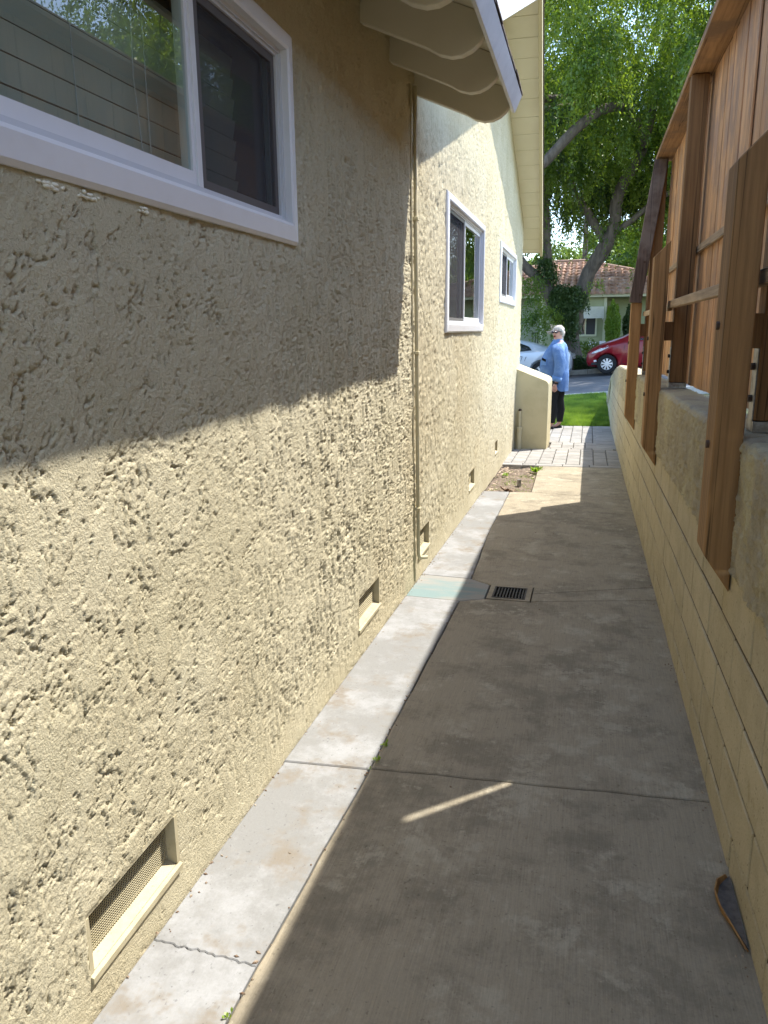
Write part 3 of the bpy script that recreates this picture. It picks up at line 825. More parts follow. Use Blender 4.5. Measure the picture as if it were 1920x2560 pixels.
# soffit boards, level across, following the rake
edges_y = []
yy = RIDGE_Y+.02
while yy < 11.46: edges_y.append(yy); yy += .232 if yy < 7.9 else .2555
edges_y.append(11.47)
for i in range(len(edges_y)-1):
    a, c = edges_y[i], edges_y[i+1]-.006
    for sgn in (1, -1):
        ya, yb = RIDGE_Y+sgn*(a-RIDGE_Y), RIDGE_Y+sgn*(c-RIDGE_Y)
        if sgn < 0 and yb < 4.24: continue
        xa, xb = barge_x(ya), barge_x(yb); xin = HW-.06 if max(ya, yb) < 10.76 else -2.2
        b = MB((-.75, (ya+yb)/2, gable_z((ya+yb)/2))); za, zb = gable_z(ya), gable_z(yb)
        b.hexa([(xin, ya, za), (xa, ya, za), (xb, yb, zb), (xin, yb, zb)],
               [(xin, ya, za+.02), (xa, ya, za+.02), (xb, yb, zb+.02), (xin, yb, zb+.02)])
        b.build("soffit_board", M['soffit'], house, bevel=.0018)
# backing above the boards, then barge boards and roof sheet
for sgn, yend in ((1, 11.47), (-1, 4.235)):
    ya, yb = RIDGE_Y, yend; xa, xb = barge_x(ya), barge_x(yb); za, zb = gable_z(ya), gable_z(yb)
    b = MB((-.9, yb, zb))
    b.hexa([(-7.1, ya, za+.024), (xa+.02, ya, za+.024), (xb+.02, yb, zb+.024), (-7.1, yb, zb+.024)],
           [(-7.1, ya, za+.05), (xa+.02, ya, za+.05), (xb+.02, yb, zb+.05), (-7.1, yb, zb+.05)])
    b.build("roof_deck", M['shingle'], house)
    b = MB((xb, yb, zb)); t_ = .036; lo = -.062; hi = .105
    b.hexa([(xa, ya, za+lo), (xa+t_, ya, za+lo), (xb+t_, yb, zb+lo), (xb, yb, zb+lo)],
           [(xa, ya, za+hi), (xa+t_, ya, za+hi), (xb+t_, yb, zb+hi), (xb, yb, zb+hi)])
    b.build("barge_board", M['trim'] if sgn > 0 else M['white'], house, bevel=.003)
    b = MB((xb, yb, zb))
    b.hexa([(xa-.03, ya, za+hi), (xa+t_+.012, ya, za+hi), (xb+t_+.012, yb, zb+hi), (xb-.03, yb, zb+hi)],
           [(xa-.03, ya, za+hi+.02), (xa+t_+.012, ya, za+hi+.02), (xb+t_+.012, yb, zb+hi+.02), (xb-.03, yb, zb+hi+.02)])
    b.build("drip_edge", M['shingle'], house)
b = MB((-.9, 11.5, .98)); b.box(-2.2, barge_x(11.47)+.0, 11.47, 11.495, gable_z(11.47)-.012, gable_z(11.47)+.10); b.build("fascia", M['soffit'], house)

# ------------------------------------------------------------------ low stucco wall with standpipe
b = MB((-.70, 10.8, -1.57)); g0 = gz(0, 10.3)-.06
y0 = 10.30
prof = [(-.96, g0), (-.483, g0), (-.483, -.720), (-.487, -.695), (-.498, -.677), (-.515, -.661), (-.545, -.648), (-.96, -.485)]
b.prism([(x, y0, z) for x, z in prof], (0, 1.02, 0))
lw = b.build("low_wall", M['stucco_smooth'], None, bevel=.016, seg=3)
props(lw, "short waist-high yellow stucco wall with sloping top jutting from the house", "wall")
zb_ = gz(0, 10.24); SX, SY = -.842, 10.262
b = MB((SX, SY, zb_))
b.tube([(SX, SY, zb_-.01), (SX, SY, -1.275)], .033, 14); b.tube([(SX, SY, -1.295), (SX, SY, -1.262)], .039, 14)
sp = b.build("standpipe", M['pvc'], None, smooth=False)
props(sp, "cream painted capped standpipe standing against the low stucco wall", "pipe")
b = MB((SX, SY, zb_)); b.tube([(SX, SY, -1.262), (SX, SY, -1.10), (SX+.001, SY, -1.068), (SX+.006, SY+.012, -1.05)], .018, 12)
o = b.build("riser", M['pvc'], sp)
b = MB((SX, SY, zb_)); b.tube([(SX, SY, -1.175), (SX, SY, -1.15)], .023, 12); b.build("coupling", M['pvc'], sp)
b = MB((SX, SY, zb_)); b.ball((SX+.004, SY+.008, -1.042), .023, 10, (1, 1, .8)); b.build("cap", M['rust'], sp)

# ------------------------------------------------------------------ block wall
BXF = .414
bw_ = empty("block_wall", (.49, 8, -1.5), "low yellow painted concrete block wall carrying the wooden fence on the right", "wall")
def ctop(k, y): return [-.615, -.766, -.924, -1.080, -1.235, -1.39][k]-.021*y
def wall_top(y):
    if y < 11.2: return -.245-.0215*y-(.0 if y < 8 else .006*(y-8))
    t = [(11.2, -.505), (12.3, -.585), (14.7, -.86), (17.0, -1.50)]
    for (a, za), (c, zc_) in zip(t, t[1:]):
        if a <= y <= c: return za+(zc_-za)*(y-a)/(c-a)
    return -1.5
# core behind the joints
b = MB((.49, 8, -1.5))
yy = [-3, 0, 3, 6, 8, 9.5, 11.2, 12.3, 13.5, 14.7, 16, 17.0]
for a, c in zip(yy, yy[1:]):
    la = min(ctop(0, a), wall_top(a)-.02); lc = min(ctop(0, c), wall_top(c)-.02)
    b.hexa([(BXF+.0045, a, -1.95), (.56, a, -1.95), (.56, c, -1.95), (BXF+.0045, c, -1.95)],
           [(BXF+.0045, a, la-.004), (.56, a, la-.004), (.56, c, lc-.004), (BXF+.0045, c, lc-.004)])
b.build("mortar", M['mortar'], bw_)
BLK = {}
def block(y, k, L_=.412, hgt=None):
    zt1 = ctop(k, y); zt0 = ctop(k+1, y) if k < 5 else zt1-.15
    h = zt1-zt0-.011
    key = (round(L_, 2), round(h, 3))
    if key not in BLK: BLK[key] = cbox_mesh("block", .04, L_-.012, h, .003, M['block'])
    o = put("block", BLK[key], bw_, Vector((BXF+.020+random.uniform(-.0015, .0015), y, (zt1+zt0)/2))-bw_.location)
    o.rotation_euler = (-math.atan(.021), random.uniform(-.003, .003), random.uniform(-.002, .002))
for k in range(6):
    y = -2.9+(.206 if k % 2 else 0)+.055
    while y < 16.6:
        if ctop(k, y) < wall_top(y)-.03 and ctop(k, y) > gz(.4, y)+.01: block(y, k)
        y += .412
# stucco covered upper band with its rough relief, rounded top and top surface
YB = np.concatenate([np.exp(np.linspace(math.log(1.2), math.log(11.2), 420)), np.linspace(11.3, 17.0, 50)])
S_ = 62
rows = []
for j in range(S_):
    t = j/(S_-1)
    rows.append(t)
P = np.zeros((S_+16, len(YB), 3))
for i, y in enumerate(YB):
    top = wall_top(y); bot = ctop(0, y) if y < 11.0 else min(ctop(0, y), top-.02)
    if top-bot < .05: bot = top-.3 if y > 11 else bot
    for j in range(S_):
        t = j/(S_-1); P[j, i] = (BXF-.006, y, bot+(top-.02-bot)*t)
    for j in range(16):
        a = min(j/5, 1)*PI/2
        if j <= 5: P[S_+j, i] = (BXF-.006+.02*(1-math.cos(a)), y, top-.02+.02*math.sin(a))
        else: P[S_+j, i] = (BXF+.014+(.565-BXF-.014)*(j-5)/10, y, top)
U = P[..., 1]; T = P[..., 2]+P[..., 0]*1.3
relief = fbm(U*26, T*9, 41, 4, .6); pit = np.clip(fbm(U*60, T*26, 51, 3, .6)-.42, 0, 1)
H = .0065*smooth01((relief+.05)/.3)-.008*smooth01(pit/.3)+.0022*fbm(U*140, T*120, 61, 2)
H = H-.016*np.clip(fbm(U*9, T*20, 71, 3)-.35, 0, 1)*(np.arange(S_+16)[:, None] < 14)
frontness = np.clip((S_+3-np.arange(S_+16))/4, 0, 1)[:, None]
P[..., 0] -= H*frontness; P[..., 2] += H*(1-frontness)*.6
P[0, :, 2] += .018*fbm(YB*8, YB*0, 81, 3)
nz_, ny_ = P.shape[:2]; idx = np.arange(nz_*ny_).reshape(nz_, ny_)
Fq = np.stack([idx[:-1, :-1], idx[1:, :-1], idx[1:, 1:], idx[:-1, 1:]], -1).reshape(-1, 4)
o = put("stucco_band", mesh_np("stucco_band", P.reshape(-1, 3)-np.array(bw_.location), Fq, M['band'], True), bw_)
b = MB((.49, 8, -1.5)); 
for a, c in zip(yy, yy[1:]):
    b.hexa([(BXF+.002, a, wall_top(a)-.30), (.563, a, wall_top(a)-.30), (.563, c, wall_top(c)-.30), (BXF+.002, c, wall_top(c)-.30)],
           [(BXF+.012, a, wall_top(a)-.022), (.563, a, wall_top(a)-.006), (.563, c, wall_top(c)-.006), (BXF+.012, c, wall_top(c)-.022)])
b.build("top_course", M['walltop'], bw_)

# ------------------------------------------------------------------ wooden fence
fn = empty("wooden_fence", (.52, 4.8, -.31), "tall brown wooden fence with posts bolted along the block wall", "fence")
def fpart(b, nm, m, **k):
    return b.build(nm, m, fn, **k)
def plank(x0, x1, y0, y1, z0, z1, nm, m, bev=.002):
    b = MB(((x0+x1)/2, (y0+y1)/2, z0)); b.box(x0, x1, y0, y1, z0, z1); return fpart(b, nm, m, bevel=bev)
# outriggers: 4x6 with slanted top and bottom
def outrigger(y, xl, zb, zt_, split=False, flat_top=False):
    xr = BXF-.004; T = .146
    parts_ = [(y, y+T)]
    if split: parts_ = [(y, y+T)]
    for (a, c) in parts_:
        b = MB((xl, a, zb)); sl = 1.42
        poly = [(xl, a, zb), (xr, a, zb-(xr-xl)*sl), (xr, a, zt_+(0 if flat_top else (xr-xl)*1.02)), (xl, a, zt_)]
        b.prism(poly, (0, c-a, 0)); o = fpart(b, "support_post", M['paleface'], bevel=.003)
    for zb_ in ((zb+.30), (zb+.62)):
        b = MB((xl, y+T/2, zb_)); b.tube([(xl-.008, y+T/2, zb_), (xl+.005, y+T/2, zb_)], .011, 6)
        q = b.build("bolt", M['rust'], o)
outrigger(2.209, .336, -.617, .405)
outrigger(4.72, .330, -.682, .385)
outrigger(6.95, .326, -.745, .200, flat_top=True)
# tall posts standing on the wall with steel feet
for (y, x, zt_) in ((2.37, .462, 1.312), (4.80, .462, 1.312), (6.99, .452, 1.28), (-.2, .462, 1.312)):
    zb = wall_top(y)+.035
    o = plank(x, x+.090, y, y+.09, zb, zt_, "post", M['postwood'], .003)
    b = MB((x, y, zb)); b.box(x-.003, x+.093, y-.003, y+.093, zb-.032, zb-.002); b.box(x-.0035, x-.0005, y+.015, y+.075, zb-.03, zb+.20)
    q = b.build("post_foot", M['steel'], o)
    for k in (.06, .15):
        b = MB((x, y, zb)); b.tube([(x-.014, y+.045, zb+k), (x-.002, y+.045, zb+k)], .010, 6); b.build("bolt", M['rust'], o)
    if y > 0:
        plank(BXF-.002, x+.002, y+.01, y+.05, -.075+.015*(y < 3), .035-.005*(y > 3), "spacer_block", M['postwood'])
# mid rail in two lengths, on the passage side
plank(.427, .461, -.6, 4.845, .106, .146, "rail", M['rail'])
plank(.427, .455, 4.850, 7.06, .092, .130, "rail", M['rail'])
plank(.557, .572, -.6, 7.1, .40, .44, "rail", M['rail'])
# cap
b = MB((.52, 3, 1.32)); b.box(.450, .612, -1.2, 2.86, 1.3145, 1.352); fpart(b, "cap_board", M['capwood'], bevel=.003)
b = MB((.52, 6, 1.32)); b.box(.452, .610, 2.866, 4.872, 1.316, 1.354); fpart(b, "cap_board", M['capwood'], bevel=.003)
b = MB((.52, 6, 1.32)); b.box(.452, .610, 4.876, 7.12, 1.3145, 1.352); fpart(b, "cap_board", M['capwood'], bevel=.003)
# vertical boards
y = -1.2; r = random.Random(12)
while y < 7.02:
    wd = r.choice((.088, .138, .138, .138, .09)); wd = min(wd, 7.07-y)
    if 2.74 < y < 2.90: wd = 2.875-y
    x0 = .576+r.uniform(-.002, .006)
    zb = wall_top(max(y, 0))+.012+r.uniform(0, .012)
    plank(x0, x0+.017, y, y+wd, zb, 1.3135, "board", M['redwood'], .0015)
    y += wd+r.choice((.0015, .002, .003, .004))
    if 2.87 < y < 2.885:
        plank(.586, .598, 2.86, 2.935, -.30, .50, "board", M['redwood'], .0015); y = 2.915
# battens
for (ya, yb) in ((3.52, 3.555), (5.95, 5.985), (1.6, 1.635)):
    plank(.566, .574, ya, yb, -.22, 1.31, "batten", M['redwood'], .001)
# end boards closing the fence at the far post
plank(.448, .545, 7.083, 7.098, -.20, 1.30, "end_board", M['postwood'], .0015)
# leaning weathered brace
b = MB((.35, 7.3, .2))
b.hexa([(.306, 6.925, .205), (.402, 6.925, .196), (.402, 6.98, .196), (.306, 6.98, .205)],
       [(.436, 6.925, 1.300), (.541, 6.925, 1.300), (.541, 6.98, 1.300), (.436, 6.98, 1.300)])
br = fpart(b, "brace", M['greywood'], bevel=.004); br["label"] = "dark weathered leaning brace with bolt holes"
for (x, z) in ((.385, .26), (.405, .52)):
    b = MB((x, 6.92, z)); b.tube([(x, 6.919, z), (x, 6.927, z)], .010, 8); b.build("bolt", M['rust'], br)

# curled bark strip at the foot of the block wall
b = MB((.39, 1.74, -1.36))
pts = [(.408, 1.600, 0), (.392, 1.655, .006), (.372, 1.715, .012), (.366, 1.765, .016), (.378, 1.810, .014), (.404, 1.850, .004)]
for (p, q) in zip(pts, pts[1:]):
    za, zb = gz(0, p[1])+.002, gz(0, q[1])+.002
    h1, h2 = .006+p[2]*1.2, .006+q[2]*1.2
    b.hexa([(p[0], p[1], za), (p[0]+.004, p[1], za), (q[0]+.004, q[1], zb), (q[0], q[1], zb)],
           [(p[0]-.006, p[1], za+h1), (p[0]-.003, p[1], za+h1), (q[0]-.003, q[1], zb+h2), (q[0]-.006, q[1], zb+h2)])
bk = props(b.build("bark_strip", M['leafdry'], None), "curled orange strip of dry bark at the foot of the block wall", "bark")
b = MB((.39, 1.74, -1.36))
for (p, q) in zip(pts, pts[1:]):
    za, zb = gz(0, p[1])+.003, gz(0, q[1])+.003
    b.hexa([(p[0]+.003, p[1], za), (.411, p[1], za), (.411, q[1], zb), (q[0]+.003, q[1], zb)],
           [(p[0]+.003, p[1], za+.004), (.411, p[1], za+.006), (.411, q[1], zb+.006), (q[0]+.003, q[1], zb+.004)])
b.build("gap_shade", M['gapshade'], bk)  # thin dark sheet, shade painted into the gap between strip and wall

# ------------------------------------------------------------------ foliage tools
def leaf_mesh(name, pos, nrm, up, size, m, asp=.45):
    """pos (n,3), random oriented bent quads"""
    n = len(pos); s = size[:, None]
    side = np.cross(nrm, up); side /= np.linalg.norm(side, axis=1)[:, None]+1e-9
    a = pos-side*s*asp*.5; c = pos+side*s*asp*.5
    tip = pos+up*s*.62; base = pos-up*s*.5
    V = np.stack([base, c, tip, a], 1).reshape(-1, 3)
    F = np.arange(4*n).reshape(-1, 4)
    return mesh_np(name, V, F, m)

def unit(a): return a/(np.linalg.norm(a, axis=1)[:, None]+1e-9)

def sprays(centers, radii, n, per, length, leaf, rng, droop=1.0, squash=.8):
    """hanging twigs inside ellipsoid clusters; returns positions, normals, ups, sizes"""
    ci = rng.choice(len(centers), n, p=(radii**2)/np.sum(radii**2))
    d = unit(rng.normal(size=(n, 3))); rr = radii[ci]*(rng.random(n)**.45)
    d[:, 2] = d[:, 2]*squash
    start = centers[ci]+d*rr[:, None]
    hd = unit(np.concatenate([d[:, :2]+rng.normal(size=(n, 2))*.5, np.zeros((n, 1))], 1))
    ln = length*(.5+rng.random(n))
    t = np.tile((np.arange(per)+.5)/per, (n, 1))
    P = start[:, None, :]+hd[:, None, :]*(ln[:, None]*.45*np.sqrt(t))[..., None]
    P[..., 2] -= droop*ln[:, None]*(t**1.5)
    P = P.reshape(-1, 3)+rng.normal(size=(n*per, 3))*leaf*.55
    up = unit(rng.normal(size=(n*per, 3))*.7+np.array([0, 0, -1.0])*droop+np.repeat(hd, per, 0)*.6)
    nr = unit(rng.normal(size=(n*per, 3))+np.array([0, 0, .8]))
    sz = leaf*(.6+.8*rng.random(n*per))
    return P, nr, up, sz

def limb_mesh(paths, org):
    b = MB(org)
    for pts, rad in paths:
        # gentle subdivision with wobble
        P = [Vector(p) for p in pts]; out = []; rr = []
        for i in range(len(P)-1):
            for k in range(4):
                t = k/4; p0 = P[max(i-1, 0)]; p1 = P[i]; p2 = P[i+1]; p3 = P[min(i+2, len(P)-1)]
                q = .5*((2*p1)+(-p0+p2)*t+(2*p0-5*p1+4*p2-p3)*t*t+(-p0+3*p1-3*p2+p3)*t**3)
                out.append(q+Vector((random.uniform(-1, 1), random.uniform(-1, 1), 0))*rad[i]*.06); rr.append((rad[i]*(1-t)+rad[i+1]*t)*random.uniform(.95, 1.05))
        out.append(P[-1]); rr.append(rad[-1])
        b.tube(out, rr, 10)
    return b

# ------------------------------------------------------------------ big street tree
TB = (-.55, 27.6, gz(-.55, 27.6))
tree = empty("street_tree", TB, "huge spreading tree with forked grey trunk and drooping leaves across the street", "tree")
paths = [
    ([(-.55, 27.6, -1.5), (-.62, 27.6, -.9), (-.70, 27.55, -.35), (-.66, 27.5, .0)], [.50, .38, .34, .34]),
    ([(-.72, 27.5, -.3), (-1.0, 27.4, .35), (-1.25, 27.2, .85), (-1.75, 27.0, 1.62), (-2.30, 26.8, 2.15), (-2.55, 26.5, 3.0), (-2.7, 26, 4.4)], [.26, .22, .20, .17, .15, .13, .10]),
    ([(-.50, 27.5, -.2), (-.48, 27.5, .5), (-.30, 27.4, 1.2), (-.12, 27.3, 1.8), (.22, 27.2, 2.35), (.42, 27.1, 2.75)], [.28, .25, .25, .24, .23, .24]),
    ([(.40, 27.1, 2.7), (.10, 27.2, 3.1), (-.30, 27.4, 3.7), (-.85, 27.6, 4.6), (-1.5, 27.8, 6.2)], [.17, .15, .13, .11, .07]),
    ([(.42, 27.1, 2.7), (.60, 27.0, 3.3), (.62, 26.9, 3.9), (.85, 26.7, 4.5), (1.25, 26.5, 5.2), (1.5, 26.2, 6.4), (1.5, 26.0, 7.0)], [.20, .18, .19, .17, .15, .10, .05]),
    ([(.5, 27.1, 2.9), (1.1, 27.0, 3.3), (1.9, 26.8, 3.9), (3.0, 26.5, 4.4), (4.5, 26, 5.2)], [.11, .09, .08, .07, .04]),
    ([(-1.28, 27.2, .95), (-1.42, 27.1, 1.9), (-1.52, 27.0, 3.0), (-1.62, 26.8, 4.4), (-1.75, 26.5, 6.0)], [.15, .14, .13, .12, .08]),
    ([(1.3, 26.4, 5.3), (1.0, 25.2, 5.75), (.5, 23.8, 5.85), (-.05, 22.9, 5.55), (-.62, 22.4, 5.05), (-1.08, 22.2, 4.55), (-1.5, 22.0, 4.12), (-2.3, 21.8, 3.8)], [.13, .13, .13, .13, .13, .14, .13, .10]),
    ([(-.5, 24.2, 6.2), (-.9, 23.9, 6.0), (-1.5, 23.6, 5.9), (-2.2, 23.2, 5.9)], [.06, .08, .08, .07]),
    ([(-.4, 24.0, 7.6), (-.55, 23.9, 7.0), (-.85, 23.7, 6.25), (-1.5, 23.4, 6.1), (-2.3, 23.0, 6.1)], [.05, .08, .09, .10, .08]),
    ([(-2.4, 21.5, 7.8), (-1.7, 21.8, 7.9), (-1.0, 22.2, 8.4), (0, 23, 9.2)], [.14, .12, .10, .07]),
]
b = limb_mesh(paths, TB); b.build("trunk", M['bark'], tree, smooth=True)
rg = np.random.default_rng(21)
cen = []; rad = []
# dense upper crown
for k in range(400):
    x = rg.uniform(-5.0, 8.5); y = rg.uniform(20.0, 32.0); z = rg.uniform(5.3, 12.0)
    cen.append((x, y, z)); rad.append(rg.uniform(.42, .85))
# lower skirts with gaps between them
for (x, y, z, r_) in [(-2.4, 26, 4.8, .9), (-1.6, 25.5, 4.9, .7), (-2.0, 26.5, 3.7, .5), (-.3, 26.5, 4.9, .8), (.3, 25.5, 5.2, .8), (1.0, 27.5, 4.9, .9), (2.2, 26.5, 4.9, 1.0),
                      (3.2, 26, 4.9, 1.0), (4.4, 26, 4.9, 1.1), (-.6, 28.5, 4.2, .55), (2.0, 28, 3.9, .5), (1.3, 27.5, 3.0, .35), (1.9, 27.2, 3.0, .4), (-1.3, 28, 3.4, .35),
                      (2.8, 27, 3.6, .7), (3.6, 27, 3.4, .8), (-.1, 27.8, 3.6, .35), (.45, 26.9, 3.2, .33), (.3, 26.8, 2.7, .22), (5.5, 26, 4.4, 1.2), (-3.6, 26, 4.6, 1.2), (-2.1, 27, 2.6, .3),
                      (-3.4, 27, 2.4, .8), (-.9, 27.5, 4.0, .4), (-1.2, 27, 4.6, .5), (-.3, 27.8, 4.3, .45), (-.7, 28.2, 3.5, .35), (0.0, 28, 3.2, .3), (-.3, 27.5, 2.9, .25), (1.4, 28, 4.1, .4), (1.0, 28, 3.4, .3), (-1.7, 27.5, 3.1, .4), (-2.2, 27.5, 3.3, .5), (1.7, 26.6, 2.3, .4), (2.5, 26.8, 2.5, .5)]:
    cen.append((x, y, z)); rad.append(r_)
cen = np.array(cen); rad = np.array(rad)
A = sprays(cen, rad, 15000, 34, .85, .085, rg)
me = leaf_mesh("crown", A[0]-np.array(TB), A[1], A[2], A[3], M['leaf'], .5)
props(put("crown", me, tree), kind="stuff")
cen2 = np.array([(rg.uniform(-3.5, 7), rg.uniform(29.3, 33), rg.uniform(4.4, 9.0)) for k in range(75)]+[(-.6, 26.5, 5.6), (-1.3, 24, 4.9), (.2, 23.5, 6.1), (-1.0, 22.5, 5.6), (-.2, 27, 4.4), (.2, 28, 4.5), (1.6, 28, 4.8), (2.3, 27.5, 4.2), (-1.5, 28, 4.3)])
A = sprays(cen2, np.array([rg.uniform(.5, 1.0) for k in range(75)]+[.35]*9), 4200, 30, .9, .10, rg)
props(put("shade_foliage", leaf_mesh("shade_foliage", A[0]-np.array(TB), A[1], A[2], A[3], M['leafdark'], .55), tree), kind="stuff")  # dark leaf colour backs the crown, standing in for its deep shade
# dark creeper leaves around the fork, paler sprays hanging to the left
cen = np.array([(-.88, 27.0, .75), (-.75, 27.0, .35), (-.62, 27.0, 1.12), (-.95, 27.0, 1.2), (-.45, 27.0, 1.05), (-.78, 27.0, -.05), (-1.05, 26.9, .9), (-1.35, 26.9, 1.75), (-1.5, 26.9, 2.1)])
A = sprays(cen, np.array([.33, .28, .28, .26, .20, .20, .2, .16, .2]), 700, 24, .40, .075, rg)
props(put("creeper", leaf_mesh("creeper", A[0]-np.array(TB), A[1], A[2], A[3], M['leafdark'], .5), tree), kind="stuff")
cen = np.array([(-1.75, 26.2, .95), (-1.55, 26.2, .55), (-1.95, 26.2, .35), (-1.35, 26.2, .15), (-1.6, 26.2, -.1), (-1.85, 26.3, 1.5), (-1.2, 26.4, .55), (.05, 26.4, 1.45)])
A = sprays(cen, np.array([.25, .25, .2, .2, .15, .3, .2, .2]), 150, 22, .5, .075, rg)
props(put("low_sprays", leaf_mesh("low_sprays", A[0]-np.array(TB), A[1], A[2], A[3], M['leaf'], .5), tree), kind="stuff")

def simple_tree(name, label, base, h, cr, cz, n, per, leaf, m, seed, group=None, k=26, spread=1.0, droop=.5):
    rg = np.random.default_rng(seed)
    t = empty(name, base, label, "tree", group)
    B = Vector(base)
    b = limb_mesh([([B-Vector((0, 0, .3)), B+Vector((.1, 0, h*.3)), B+Vector((-.1, .1, h*.55)), B+Vector((.1, 0, h*.9))], [h*.035, h*.028, h*.02, h*.006]),
                   ([B+Vector((0, 0, h*.35)), B+Vector((cr*.4, .2, h*.55)), B+Vector((cr*.7, .1, h*.75))], [h*.018, h*.013, h*.004]),
                   ([B+Vector((0, 0, h*.40)), B+Vector((-cr*.4, -.2, h*.6)), B+Vector((-cr*.7, -.1, h*.8))], [h*.018, h*.012, h*.004])], B)
    b.build("trunk", M['bark'], t, smooth=True)
    c = unit(rg.normal(size=(k, 3)))*(rg.random(k)**.4)[:, None]*np.array([cr, cr, (h-cz)*.5*spread])+np.array([base[0], base[1], base[2]+(h+cz)/2])
    r_ = rg.uniform(.22, .38, k)*cr
    A = sprays(c, r_, n, per, leaf*7, leaf, rg, droop)
    props(put("crown", leaf_mesh("crown", A[0]-np.array(base), A[1], A[2], A[3], m, .55), t), kind="stuff")
    return t
M['leafmid'] = leafmat('mid_leaf', (.10, .17, .035), (.17, .25, .05), .45, .6)
simple_tree("background_tree", "sunlit yellow-green tree rising behind the tiled roof left of the pole", (-1.9, 47, -1), 5.9, 1.6, 2.0, 900, 20, .17, M['leafmid'], 3)
simple_tree("background_tree", "pale green tree behind the tiled roof right of the pole", (.9, 50, -1), 7.3, 2.6, 2.0, 1300, 20, .18, M['leafmid'], 4)
simple_tree("background_tree", "darker tree behind the right slope of the tiled roof", (4.6, 46, -1), 7.6, 3.2, 1.5, 1500, 20, .18, M['leaf'], 5)
simple_tree("street_tree", "leafy street tree standing down the street to the right of the huge one", (13.2, 27.5, -1.0), 14, 5.4, 4.5, 3600, 24, .12, M['leaf'], 6, k=44, droop=.9)
simple_tree("background_tree", "broad tree behind the far left end of the tiled roof", (-9, 44, -1.4), 11, 4.5, 3, 1500, 20, .2, M['leaf'], 8)

# ------------------------------------------------------------------ utility pole and wires
up = empty("utility_pole", (-.42, 44, -1.1), "dark wooden utility pole behind the tiled roof", "utility pole")
b = MB((-.42, 44, -1.1)); b.tube([(-.42, 44, -1.3), (-.46, 44, 6.6)], [.16, .12], 10); b.build("pole", M['greywood'], up)
b = MB((-.42, 44, -1.1))
b.tube([(-.45, 44, 6.2), (-1.6, 40, 4.1), (-2.6, 36.5, 2.4)], .012, 5); b.tube([(-.45, 44, 5.2), (-3.0, 42, 3.2), (-6.5, 38, 1.6)], .012, 5)
b.build("wire", M['black'], up)

# ------------------------------------------------------------------ house across the street
hz = -1.12
far = empty("tiled_roof_house", (-1, 31, hz), "pale green clapboard house with red-brown tiled hip roof across the street", "house")
def fb(): return MB((-1, 31, hz))
M['siding'] = mat('pale_green_siding', (.38, .42, .26), .8, col2=(.35, .385, .24), scale=2)
M['siding_trim'] = mat('pale_siding_trim', (.60, .62, .46), .7)
M['awn'] = mat('white_awning_slat', (.78, .77, .70), .6, col2=(.72, .71, .64), scale=8)
M['garage'] = mat('garage_wall', (.33, .36, .27), .8, col2=(.30, .33, .25), scale=2)
M['tile'] = mat('clay_roof_tile', (.44, .275, .205), .85, col2=(.52, .37, .29), scale=3.0, fac=(.4, .62), bump=.5, bscale=30, bdist=.01,
                col3=(.30, .18, .135), scale3=1.3, fac3=(.52, .66), fine=.18)
M['tileridge'] = mat('ridge_tile', (.30, .20, .15), .9, col2=(.22, .16, .12), scale=6)
def siding(b, p, q, z0, z1, st=.13):
    """lapped clapboards from p to q in plan (outward normal to the right of p->q)"""
    d = Vector((q[0]-p[0], q[1]-p[1], 0)).normalized(); nrm = Vector((d.y, -d.x, 0))
    z = z0
    while z < z1-.001:
        zt_ = min(z+st, z1)
        P0 = Vector((p[0], p[1], 0)); Q0 = Vector((q[0], q[1], 0))
        for (A_, B_) in ((P0, Q0),):
            o1 = nrm*.022; o2 = nrm*.004
            b.hexa([A_+Vector((0, 0, z)), B_+Vector((0, 0, z)), B_+o1+Vector((0, 0, z)), A_+o1+Vector((0, 0, z))],
                   [A_+Vector((0, 0, zt_)), B_+Vector((0, 0, zt_)), B_+o2+Vector((0, 0, zt_)), A_+o2+Vector((0, 0, zt_))])
        z = zt_
b = fb(); siding(b, (-1.74, 30.0), (.52, 30.0), hz-.1, 1.16); siding(b, (.52, 30.0), (.52, 31.2), hz-.1, 1.16)
siding(b, (.52, 31.2), (4.3, 31.2), hz-.1, 1.16)
b.build("siding", M['siding'], far)
b = fb(); siding(b, (-6.2, 30.5), (-1.76, 30.5), hz-.3, 1.16); b.build("garage_siding", M['garage'], far)
b = fb(); b.box(-6.2, 4.3, 31.25, 39.6, hz-.3, 1.15); b.box(-1.7, .48, 30.05, 31.3, hz-.3, 1.15); b.build("shell", M['siding'], far)
for x in (-1.75, .50):
    b = fb(); b.box(x-.05, x+.05, 29.96, 30.02, hz-.1, 1.16); b.build("corner_board", M['siding_trim'], far)
b = fb(); b.box(-6.6, 4.7, 29.62, 29.66, 1.08, 1.22); b.build("eave_fascia", M['siding_trim'], far)
b = fb(); b.box(-6.55, 4.65, 29.66, 39.9, 1.12, 1.15); b.build("eave_soffit", M['siding_trim'], far)
